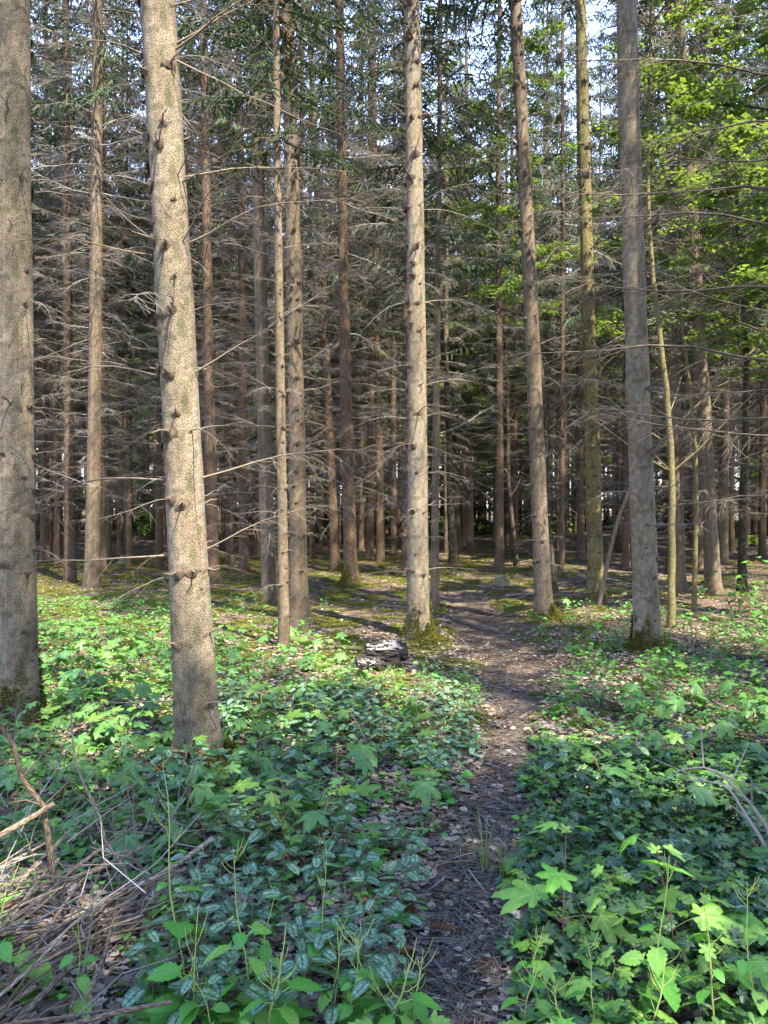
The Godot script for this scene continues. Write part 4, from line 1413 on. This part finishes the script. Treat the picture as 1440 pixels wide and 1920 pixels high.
func herb_mesh(n: int, size: float, height: float, seed_: int) -> ArrayMesh:
	# a low bushy herb as one mesh: used where the leaves are only a few pixels
	var r2 := RandomNumberGenerator.new(); r2.seed = seed_
	var a := MB.new(); var b := MB.new(); var st := MB.new()
	st.col = Color(0.12, 0.14, 0.06)
	for k in n:
		var az := r2.randf() * TAU
		var at := Vector3(cos(az), 0, sin(az)) * r2.randf_range(0.02, 0.13) + Vector3.UP * height * r2.randf_range(0.25, 1.0)
		st.tube(PackedVector3Array([Vector3(at.x * 0.2, -0.02, at.z * 0.2), at]), PackedFloat32Array([0.0018, 0.001]), 3)
		append(a if k % 2 == 0 else b, P.toothed_mb[k % 2], along(at, Vector3(cos(az), r2.randf_range(-0.3, 0.3), sin(az)), r2.randf_range(-0.4, 0.4), Vector3.ONE * size * r2.randf_range(0.7, 1.3)))
	var m := a.mesh(M.herb[1])
	b.add_to(m, M.maple[1])
	st.add_to(m, M.stem)
	return m

func grass_mesh(n: int, height: float, seed_: int) -> ArrayMesh:
	var r2 := RandomNumberGenerator.new(); r2.seed = seed_
	var mb := MB.new()
	for k in n:
		var az := r2.randf() * TAU
		var d := Vector3(cos(az), 0, sin(az))
		var sd := d.cross(Vector3.UP) * 0.0022
		var p := d * r2.randf() * 0.05
		var h := height * r2.randf_range(0.5, 1.1)
		var o := h * r2.randf_range(0.2, 0.8)
		mb.col = Color(0.11, 0.19, 0.03).lerp(Color(0.18, 0.25, 0.05), r2.randf())
		var last := p
		for j in 4:
			var s := (j + 1) / 4.0
			var q := p + d * o * s * s + Vector3.UP * h * (s - 0.25 * s * s * s)
			var w0 := sd * (1.0 - j / 4.0)
			var w1 := sd * (1.0 - (j + 1) / 4.0)
			mb.tri(last - w0, last + w0, q + w1)
			if j < 3: mb.tri(last - w0, q + w1, q - w1)
			last = q
	return mb.mesh(M.grass)

func spots(n: int, gap: float, sample: Callable, keep: Callable) -> Array:
	var out := []
	var tries := 0
	while out.size() < n and tries < n * 60:
		tries += 1
		var p: Vector2 = sample.call()
		if not keep.call(p): continue
		var ok := true
		for q in out:
			if p.distance_squared_to(q) < gap * gap:
				ok = false
				break
		if ok: out.append(p)
	return out

func tree_foot(p: Vector2) -> bool:
	for q in [Vector2(-2.62, 5.5), Vector2(-1.16, 4.8), Vector2(-1.13, 8.7), Vector2(0.42, 9.4), Vector2(2.89, 8.4), Vector2(-0.02, 7.55)]:
		if p.distance_to(q) < 0.24: return true
	return false

func scatter(list: Array, kinds: Array, smin: float, smax: float, label: String, group: String) -> void:
	for p in list:
		copy(kinds[rng.randi() % kinds.size()], turned(on_ground(p.x, p.y), rng.randf() * TAU, rf(smin, smax)), label, group)

func build_plants() -> void:
	P.maple = []
	for k in 7:
		P.maple.append(palmate([[0.0, 1.0, [26.0, 30.0, 24.0, 28.0, 33.0, 26.0, 29.0][k]], [48.0, [0.88, 0.92, 0.8, 0.85, 0.9, 0.7, 0.95][k], 25.0], [100.0, [0.58, 0.5, 0.62, 0.55, 0.45, 0.4, 0.6][k], 28.0]], 0.055, 46, [0.16, 0.34, 0.06, 0.45, 0.25, 0.1, 0.6][k], 700 + k).mesh(M.maple[0]))
	P.ivy = []
	P.ivy_mb = []
	for k in 3:
		var q := palmate([[0.0, 1.0, 34.0], [58.0, 0.78, 30.0], [118.0, 0.56, 30.0]], 0.0, 34, [0.12, 0.25, 0.05][k], 720 + k)
		P.ivy_mb.append(q)
		P.ivy.append(q.mesh(M.ivy[0]))
	P.silver_mb = blade(0.30, 0.05, 10, 0.16, 0.16, 0.75)
	P.silver = P.silver_mb.mesh(M.silver[0])
	P.toothed_mb = [blade(0.42, 0.10, 12, 0.14, 0.2, 0.9), blade(0.36, 0.09, 12, 0.1, 0.32, 0.8)]
	P.toothed = [P.toothed_mb[0].mesh(M.herb[0]), P.toothed_mb[1].mesh(M.herb[0])]
	var protos := []

	# maple seedlings: the carpet between the two thick spruces
	var dark := []
	for k in 7: dark.append(seedling([0.22, 0.3, 0.16, 0.38, 0.26, 0.2, 0.33][k], [2, 3, 1, 3, 2, 2, 3][k], [0.115, 0.11, 0.10, 0.12, 0.125, 0.09, 0.11][k], M.maple, 740 + k))
	var bright := []
	for k in 4: bright.append(seedling([0.42, 0.3, 0.5, 0.24][k], [3, 2, 3, 2][k], [0.115, 0.12, 0.12, 0.10][k], M.maple_young + [M.maple[2]], 760 + k))
	protos += dark + bright
	var a := spots(205, 0.13, func(): var d := 3.3 + 6.5 * pow(rng.randf(), 1.6); return Vector2(rf(-0.52, -0.06) * d, d), func(p): return not tree_foot(p) and p.x < path_x(p.y) - 0.35 and rng.randf() < smoothstep(-0.02, -0.22, p.x / p.y + 0.05) + 0.25)
	scatter(a, dark, 0.5, 0.98, "maple seedling with broad dark green leaves around the two thick pale-barked spruces", "maple seedlings around the thick spruces")
	a = spots(30, 0.22, func(): return Vector2(rf(-0.75, 0.35), rf(3.0, 6.2)), func(p): return not tree_foot(p) and p.x < path_x(p.y) - 0.3)
	scatter(a, dark, 0.6, 1.05, "maple seedling with dark leaves among silver-leaved plants beside the path", "maple seedlings beside the path")
	a = spots(34, 0.22, func(): return Vector2(rf(1.1, 3.2), rf(3.7, 6.4)), func(p): return p.x > path_x(p.y) + 0.45 and p.x > 0.22 * p.y)
	scatter(a, dark, 0.7, 1.1, "maple seedling with layered fresh leaves at the far rim of the ivy", "maple seedlings behind the ivy")
	a = spots(16, 0.5, func(): return Vector2(rf(-4.0, 6.0), rf(6.5, 14.0)), func(p): return not tree_foot(p) and off_path(p.x, p.y) > 1.5)
	scatter(a, dark, 0.6, 1.0, "lone maple seedling on the mossy litter of the open floor", "scattered maple seedlings")
	var near := [[0.62, 2.66, 2, 1.0], [1.0, 2.62, 0, 1.1], [0.86, 2.42, 3, 0.9], [1.22, 2.3, 1, 1.0], [0.55, 2.95, 3, 0.8], [1.25, 2.75, 3, 1.0], [0.98, 2.25, 0, 0.7], [0.74, 2.5, 1, 0.7], [1.1, 2.45, 3, 0.8], [0.66, 2.3, 1, 0.7], [1.32, 2.5, 2, 0.75], [1.12, 2.95, 1, 0.8], [0.52, 2.42, 3, 0.7], [0.84, 2.85, 1, 0.7]]
	for e in near:
		copy(bright[e[2]], turned(on_ground(e[0], e[1]), rng.randf() * TAU, e[3] * 0.88), "sycamore seedling with large bright green lobed leaves rising above the ivy", "bright seedlings in the ivy")

	# yellow archangel
	var silver := []
	for k in 6: silver.append(archangel(2 + k % 3, 780 + k, false))
	var silver_whole := []
	for k in 5: silver_whole.append(archangel(2 + k % 3, 790 + k, true))
	protos += silver + silver_whole
	a = spots(64, 0.085, func(): return Vector2(rf(-0.75, 0.2), rf(2.25, 3.5)), func(p): return p.x < path_x(p.y) - 0.22 and p.x > -0.35 * p.y + 0.1)
	scatter(a, silver, 0.85, 1.25, "silver-striped archangel plant on the litter between brush heap and path", "archangel plants near the brush heap")
	a = spots(215, 0.075, func(): return Vector2(rf(-1.3, 0.7), rf(3.5, 6.4)), func(p): return not tree_foot(p) and p.x < path_x(p.y) - 0.22 and p.x > -0.3 * p.y and low.get_noise_2d(p.x * 50.0, p.y * 50.0) > -0.12)
	scatter(a, silver_whole, 0.85, 1.3, "low silver-striped archangel plant under the maple seedlings", "archangel plants under the seedlings")
	a = spots(26, 0.16, func(): return Vector2(rf(0.7, 2.0), rf(2.6, 5.0)), func(p): return p.x > path_x(p.y) + 0.3)
	scatter(a, silver, 0.9, 1.3, "silver-striped archangel shoot poking out of the ivy", "archangel shoots in the ivy")

	# ivy
	var ivy := thing("ivy_mat", "dark glossy ivy carpeting the ground on the far bank of the footpath", "ivy", Vector3.ZERO)
	var nearest := []
	for k in 7500:
		var d := 1.95 + 3.4 * pow(rng.randf(), 0.9)
		var x := path_x(d) + 0.14 + rf(0.0, 2.1)
		if x > 0.56 * d + 0.25: continue
		var edge := minf((x - path_x(d) - 0.12) * 3.5, (5.2 - d) * 1.2)
		if edge < 0.5 * low.get_noise_2d(x * 90.0, d * 90.0) + 0.1: continue
		var h := 0.03 + 0.16 * clampf(edge, 0, 1) * rng.randf() + 0.05 * low.get_noise_2d(x * 120, d * 120)
		var L := rf(0.028, 0.055) * (1.25 if rng.randf() < 0.2 else 1.0)
		var az := rng.randf() * TAU
		nearest.append([Vector2(x, d).length() - h, along(on_ground(x, d, maxf(h, 0.012)), Vector3(cos(az), rf(-0.55, 0.25), sin(az)), rf(-0.5, 0.5), Vector3.ONE * L)])
	nearest.sort_custom(func(p, q): return p[0] < q[0])
	var rest := [[], [], []]
	for k in nearest.size():
		if k < 300:
			part(ivy, "leaf", P.ivy[k % 3], nearest[k][1]).material_override = M.ivy[rng.randi() % 3]
		else:
			rest[k % 3].append(nearest[k][1])
	for k in 3:
		var o := stuff(ivy, "leaf_carpet", P.ivy[k], rest[k], PackedColorArray())
		o.material_override = M.ivy[k]
	var vines := MB.new()
	for k in 150:
		var d := rf(2.2, 4.8)
		var x := path_x(d) + 0.3 + rf(0, 1.3)
		var az := rng.randf() * TAU
		var p0 := on_ground(x, d, 0.01)
		vines.col = Color(0.10, 0.10, 0.05)
		vines.tube(PackedVector3Array([p0, p0 + Vector3(cos(az) * 0.06, 0.06, sin(az) * 0.06), p0 + Vector3(cos(az) * 0.12, rf(0.05, 0.16), sin(az) * 0.12)]), PackedFloat32Array([0.002, 0.0018, 0.0012]), 4)
	part(ivy, "vine", vines.mesh(M.stem)).set_meta("kind", "stuff")

	# garlic mustard
	var gm := []
	for k in 6: gm.append(mustard([0.55, 0.4, 0.65, 0.3, 0.48, 0.22][k], 800 + k))
	protos += gm
	var gl := [[-0.66, 2.5, 2, 1.1], [-0.42, 2.36, 0, 1.0], [-0.40, 2.44, 4, 0.8], [-0.2, 2.55, 2, 0.7], [-0.16, 2.36, 3, 0.9], [-0.10, 2.3, 1, 0.8], [0.04, 2.26, 3, 0.9], [0.0, 2.2, 5, 1.4], [-0.58, 2.3, 5, 1.4], [-0.48, 2.22, 3, 0.8], [-0.06, 2.36, 5, 1.3], [-0.33, 2.18, 5, 1.5], [-0.95, 2.35, 4, 0.7], [-1.2, 2.4, 5, 1.5], [0.1, 2.3, 5, 1.2], [-0.36, 2.28, 5, 1.2]]
	for e in gl:
		copy(gm[e[2]], turned(on_ground(e[0], e[1]), rng.randf() * TAU, e[3]), "light green garlic mustard stalk with curved pods beside the brush heap", "garlic mustard near the brush heap").rotate_object_local(Vector3(rf(-1, 1), 0, rf(-1, 1)).normalized(), rf(0.0, 0.3))
	for e in [[0.42, 2.28, 3, 1.0], [0.5, 2.2, 5, 1.2], [0.62, 2.2, 1, 0.9], [0.82, 2.3, 0, 1.0], [0.95, 2.18, 4, 1.0], [1.08, 2.24, 0, 0.9], [1.18, 2.18, 2, 0.7], [0.75, 2.15, 3, 1.1], [0.48, 2.5, 3, 0.8]]:
		copy(gm[e[2]], turned(on_ground(e[0], e[1]), rng.randf() * TAU, e[3]), "light green garlic mustard stalk rising from the ivy mat", "garlic mustard in the ivy")

	P.cover = [herb_mesh(9, 0.07, 0.12, 831), herb_mesh(13, 0.05, 0.16, 832), herb_mesh(11, 0.06, 0.1, 833)]
	# low herbs and brambles beyond the ivy
	var hm := []
	for k in 5:
		var q := MeshInstance3D.new()
		q.mesh = herb_mesh([12, 18, 9, 22, 14][k], [0.055, 0.05, 0.065, 0.045, 0.06][k], [0.2, 0.28, 0.14, 0.3, 0.2][k], 820 + k)
		q.set_meta("called", "bramble"); q.set_meta("category", "plant")
		hm.append(q)
	protos += hm
	a = spots(150, 0.2, func(): return Vector2(rf(1.6, 5.6), rf(5.4, 11.0)), func(p): return not tree_foot(p) and p.x > path_x(p.y) + 0.55)
	scatter(a, hm, 0.6, 1.2, "low leafy bramble on the litter around the pale bramble spruce", "low brambles")
	a = spots(120, 0.22, func(): var d := rf(5.5, 13.0); return Vector2(rf(-0.5, 0.02) * d, d), func(p): return not tree_foot(p) and p.x < path_x(p.y) - 0.6 and p.x / p.y < -0.1 + 0.2 * low.get_noise_2d(p.x * 40.0, p.y * 40.0))
	scatter(a, hm, 0.5, 1.0, "low leafy herb on the seedling carpet behind the thick spruces", "low herbs behind the thick spruces")
	a = spots(40, 0.2, func(): return Vector2(rf(-0.6, 1.0), rf(4.8, 7.6)), func(p): return not tree_foot(p) and off_path(p.x, p.y) > 1.3)
	scatter(a, hm, 0.4, 0.75, "small herb on moss between the charred log and the path", "small herbs near the log")
	# saplings at the far right
	for e in [[5.3, 11.5, 1, 2.4], [6.3, 13.0, 3, 2.6], [4.9, 9.9, 4, 1.8], [5.9, 12.2, 0, 2.2], [1.75, 2.95, 4, 1.3], [1.45, 2.6, 0, 1.0]]:
		copy(hm[e[2]], turned(on_ground(e[0], e[1]), rng.randf() * TAU, e[3]), "taller leafy shrub shoot beside the dark mossy trunk" if e[1] > 5.0 else "oval-leaved shrub shoot beside the bare grey shrub stems", "leafy shrub shoots" if e[1] > 5.0 else "oval-leaved shoots")
	# the low green carpet of small leaves that nobody could count
	var cover := [[], [], []]
	for k in 5200:
		var d := 2.2 + 11.0 * pow(rng.randf(), 0.9)
		var x := rf(-0.58, 0.58) * d + rf(-0.3, 0.3)
		var op := off_path(x, d)
		if op < 1.35 + 0.5 * rng.randf() or tree_foot(Vector2(x, d)): continue
		var left := x < path_x(d)
		var thick := 0.55 + 0.9 * low.get_noise_2d(x * 45.0 + 70.0, d * 45.0)
		if left: thick += 0.55 * smoothstep(-0.08, -0.3, x / d) - 0.5 * smoothstep(6.0, 9.0, d) * smoothstep(-0.35, -0.1, x / d)
		else: thick += 0.25 - 0.5 * smoothstep(8.5, 11.0, d)
		if d < 4.8 and not left: thick -= 0.3
		if x < -0.85 and d < 3.0: thick = 0.1
		thick -= 0.55 * smoothstep(6.5, 9.5, d) * smoothstep(-0.4, -0.2, x / d)
		if rng.randf() > thick: continue
		cover[k % 3].append(turned(on_ground(x, d, -0.01), rng.randf() * TAU, rf(0.35, 0.75), rf(-0.15, 0.15), rf(-0.15, 0.15)))
	for k in 3:
		tag(stuff(self, "ground_cover", P.cover[k], cover[k], PackedColorArray()), ["low carpet of small toothed leaves over the litter", "low carpet of mixed dark leaflets over the litter", "low carpet of tiny fresh leaves over the litter"][k], "ground cover", "low green carpet")
	# grass
	var gr := []
	for k in 4:
		var q := MeshInstance3D.new()
		q.mesh = grass_mesh([40, 26, 55, 18][k], [0.2, 0.26, 0.14, 0.3][k], 840 + k)
		q.set_meta("called", "grass_tuft"); q.set_meta("category", "grass")
		gr.append(q)
	protos += gr
	for p in [[-0.55, 7.3], [-0.62, 7.1], [-0.42, 7.0], [-0.5, 6.9], [0.02, 6.85], [0.1, 6.75], [-0.03, 6.7], [0.15, 6.9], [0.75, 7.0], [0.62, 5.9], [0.7, 5.75], [0.58, 5.65], [0.2, 5.9], [0.08, 6.1], [-0.7, 7.6], [-0.15, 6.4], [0.3, 6.3], [0.75, 6.5], [0.45, 3.4], [0.52, 3.3]]:
		copy(gr[rng.randi() % 4], turned(on_ground(p[0], p[1]), rng.randf() * TAU, rf(0.7, 1.1)), "bright grass tuft growing between the charred log and the path", "grass tufts near the log")
	for q in protos:
		q.free()

# ------------------------------------------------------------------ leaf litter, needles, moss
func dry_leaf(kind: int) -> ArrayMesh:
	var r2 := RandomNumberGenerator.new(); r2.seed = 860 + kind
	var mb := MB.new()
	var n := 16
	var mid := mb.put(Vector3(0.0, 0.0, 0), Vector3.UP)
	var rim := []
	for k in n:
		var a := TAU * k / n
		var lob := (1.0 if k % 2 == 0 else [0.66, 0.82, 0.58, 0.9][kind] as float)
		var p := Vector3(cos(a) * 0.5, 0, sin(a) * [0.3, 0.34, 0.4, 0.25][kind]) * lob * r2.randf_range(0.85, 1.1)
		p.y = 0.35 * p.z * p.z * 4.0 * r2.randf_range(0.1, 1.0) + 0.5 * p.x * p.x * r2.randf_range(-0.2, 0.8)
		rim.append(mb.put(p, Vector3.UP))
	for k in n:
		mb.face(mid, rim[k], rim[(k + 1) % n])
	smooth(mb)
	return mb.mesh(M.litter)

func litter_colour() -> Color:
	var k := rng.randf()
	var g := rf(0.75, 1.25)
	if k < 0.4: return Color(0.225, 0.178, 0.132) * g
	if k < 0.75: return Color(0.155, 0.118, 0.088) * g
	if k < 0.88: return Color(0.32, 0.262, 0.205) * g
	return Color(0.115, 0.088, 0.072) * g

func build_litter() -> void:
	var kinds := []
	for k in 4: kinds.append(dry_leaf(k))
	var at := [[], [], [], []]
	var cols := [PackedColorArray(), PackedColorArray(), PackedColorArray(), PackedColorArray()]
	for k in 52000:
		var u := rng.randf()
		var d := 1.9 + 8.0 * u if k % 2 == 0 else 1.9 + 32.0 * u * sqrt(u)
		var x := rf(-0.6, 0.6) * d + rf(-0.4, 0.4)
		var op := off_path(x, d)
		if op < 1.0 and rng.randf() < 0.8 * (1.0 - smoothstep(10.5, 14.0, d)): continue
		if moss_at(x, -d) > 0.5 and rng.randf() < 0.6: continue
		var j := rng.randi() % 4
		var s := rf(0.03, 0.07) * (0.8 if op < 0.9 else 1.0)
		at[j].append(Transform3D(Basis.from_euler(Vector3(rf(-0.35, 0.35), rng.randf() * TAU, rf(-0.35, 0.35))).scaled(Vector3.ONE * s), on_ground(x, d, rf(0.004, 0.022))))
		cols[j].append(litter_colour())
	for j in 4:
		tag(stuff(self, "leaf_litter", kinds[j], at[j], cols[j]), ["curled tan oak leaves strewn over the forest floor", "flat pinkish dry leaves strewn over the forest floor", "broad brown dry leaves strewn over the forest floor", "narrow grey-brown dry leaves strewn over the forest floor"][j], "leaf litter", "dry leaves on the forest floor")
	# the large pale leaves on the trodden path, one by one
	for k in 60:
		var d := 2.1 + 5.0 * pow(rng.randf(), 1.4)
		var x := path_x(d) + rf(-1.5, 1.4) * path_half(d)
		var o := single("dry_leaf", kinds[k % 4], Transform3D(Basis.from_euler(Vector3(rf(-0.3, 0.3), rng.randf() * TAU, rf(-0.3, 0.3))).scaled(Vector3.ONE * rf(0.035, 0.065)), on_ground(x, d, 0.012)), ["large dry oak leaf lying pale on the trodden path", "flat dry leaf lying pale on the trodden path", "broad dry leaf lying pale on the trodden path", "narrow dry leaf lying on the trodden path"][k % 4], "leaf", "dry leaves on the path")
		o.material_override = M.dry[k % 3]
	# needles, bud scales and twig bits
	var nm := MB.new()
	nm.tube(PackedVector3Array([Vector3(-0.5, 0, 0), Vector3(0.1, 0.03, 0.05), Vector3(0.5, 0, 0)]), PackedFloat32Array([0.018, 0.016, 0.01]), 3)
	var bits := []
	var bc := PackedColorArray()
	for k in 30000:
		var u := rng.randf()
		var d := 1.9 + 16.0 * u * u
		var x := rf(-0.6, 0.6) * d if k % 3 else path_x(d) + rng.randfn(0, 1) * path_half(d)
		bits.append(turned(on_ground(x, d, rf(0.003, 0.02)), rng.randf() * TAU, rf(0.02, 0.09) * (1.0 if rng.randf() < 0.8 else 2.0), rf(-0.2, 0.2), rf(-0.3, 0.3)))
		bc.append(dead_colour(rng) * 0.9)
	tag(stuff(self, "needle_litter", nm.mesh(M.litter), bits, bc), "dry needles and bits of twig on path and litter", "needle litter")
	# moss
	var mm := MB.new()
	var r2 := RandomNumberGenerator.new(); r2.seed = 881
	for k in 46:
		var az := r2.randf() * TAU
		var r := sqrt(r2.randf())
		var p := Vector3(cos(az) * r, 0.32 * (1.0 - r * r), sin(az) * r)
		var e := p + Vector3(cos(az) * 0.3 + r2.randf_range(-0.2, 0.2), r2.randf_range(0.2, 0.5), sin(az) * 0.3 + r2.randf_range(-0.2, 0.2)) * 0.6
		var sd := Vector3(r2.randf_range(-1, 1), 0, r2.randf_range(-1, 1)).normalized() * 0.16
		mm.col = Color(1, 1, 1) * r2.randf_range(0.75, 1.2)
		mm.tri(p - sd, p + sd, e)
	var mt := []
	var mc := PackedColorArray()
	for k in 60000:
		var u := rng.randf()
		var d := 3.5 + 21.0 * pow(u, 1.3)
		var x := rf(-0.6, 0.6) * d
		if moss_at(x, -d) < 0.45 or mt.size() > 24000: continue
		mt.append(turned(on_ground(x, d, -0.004), rng.randf() * TAU, rf(0.025, 0.05) * (1.0 + 0.03 * d)))
		mc.append(Color(0.085, 0.10, 0.02).lerp(Color(0.155, 0.155, 0.03), rng.randf()) * rf(0.8, 1.2))
	tag(stuff(self, "moss_carpet", mm.mesh(M.moss), mt, mc), "yellow-green moss patches on the forest floor", "moss")
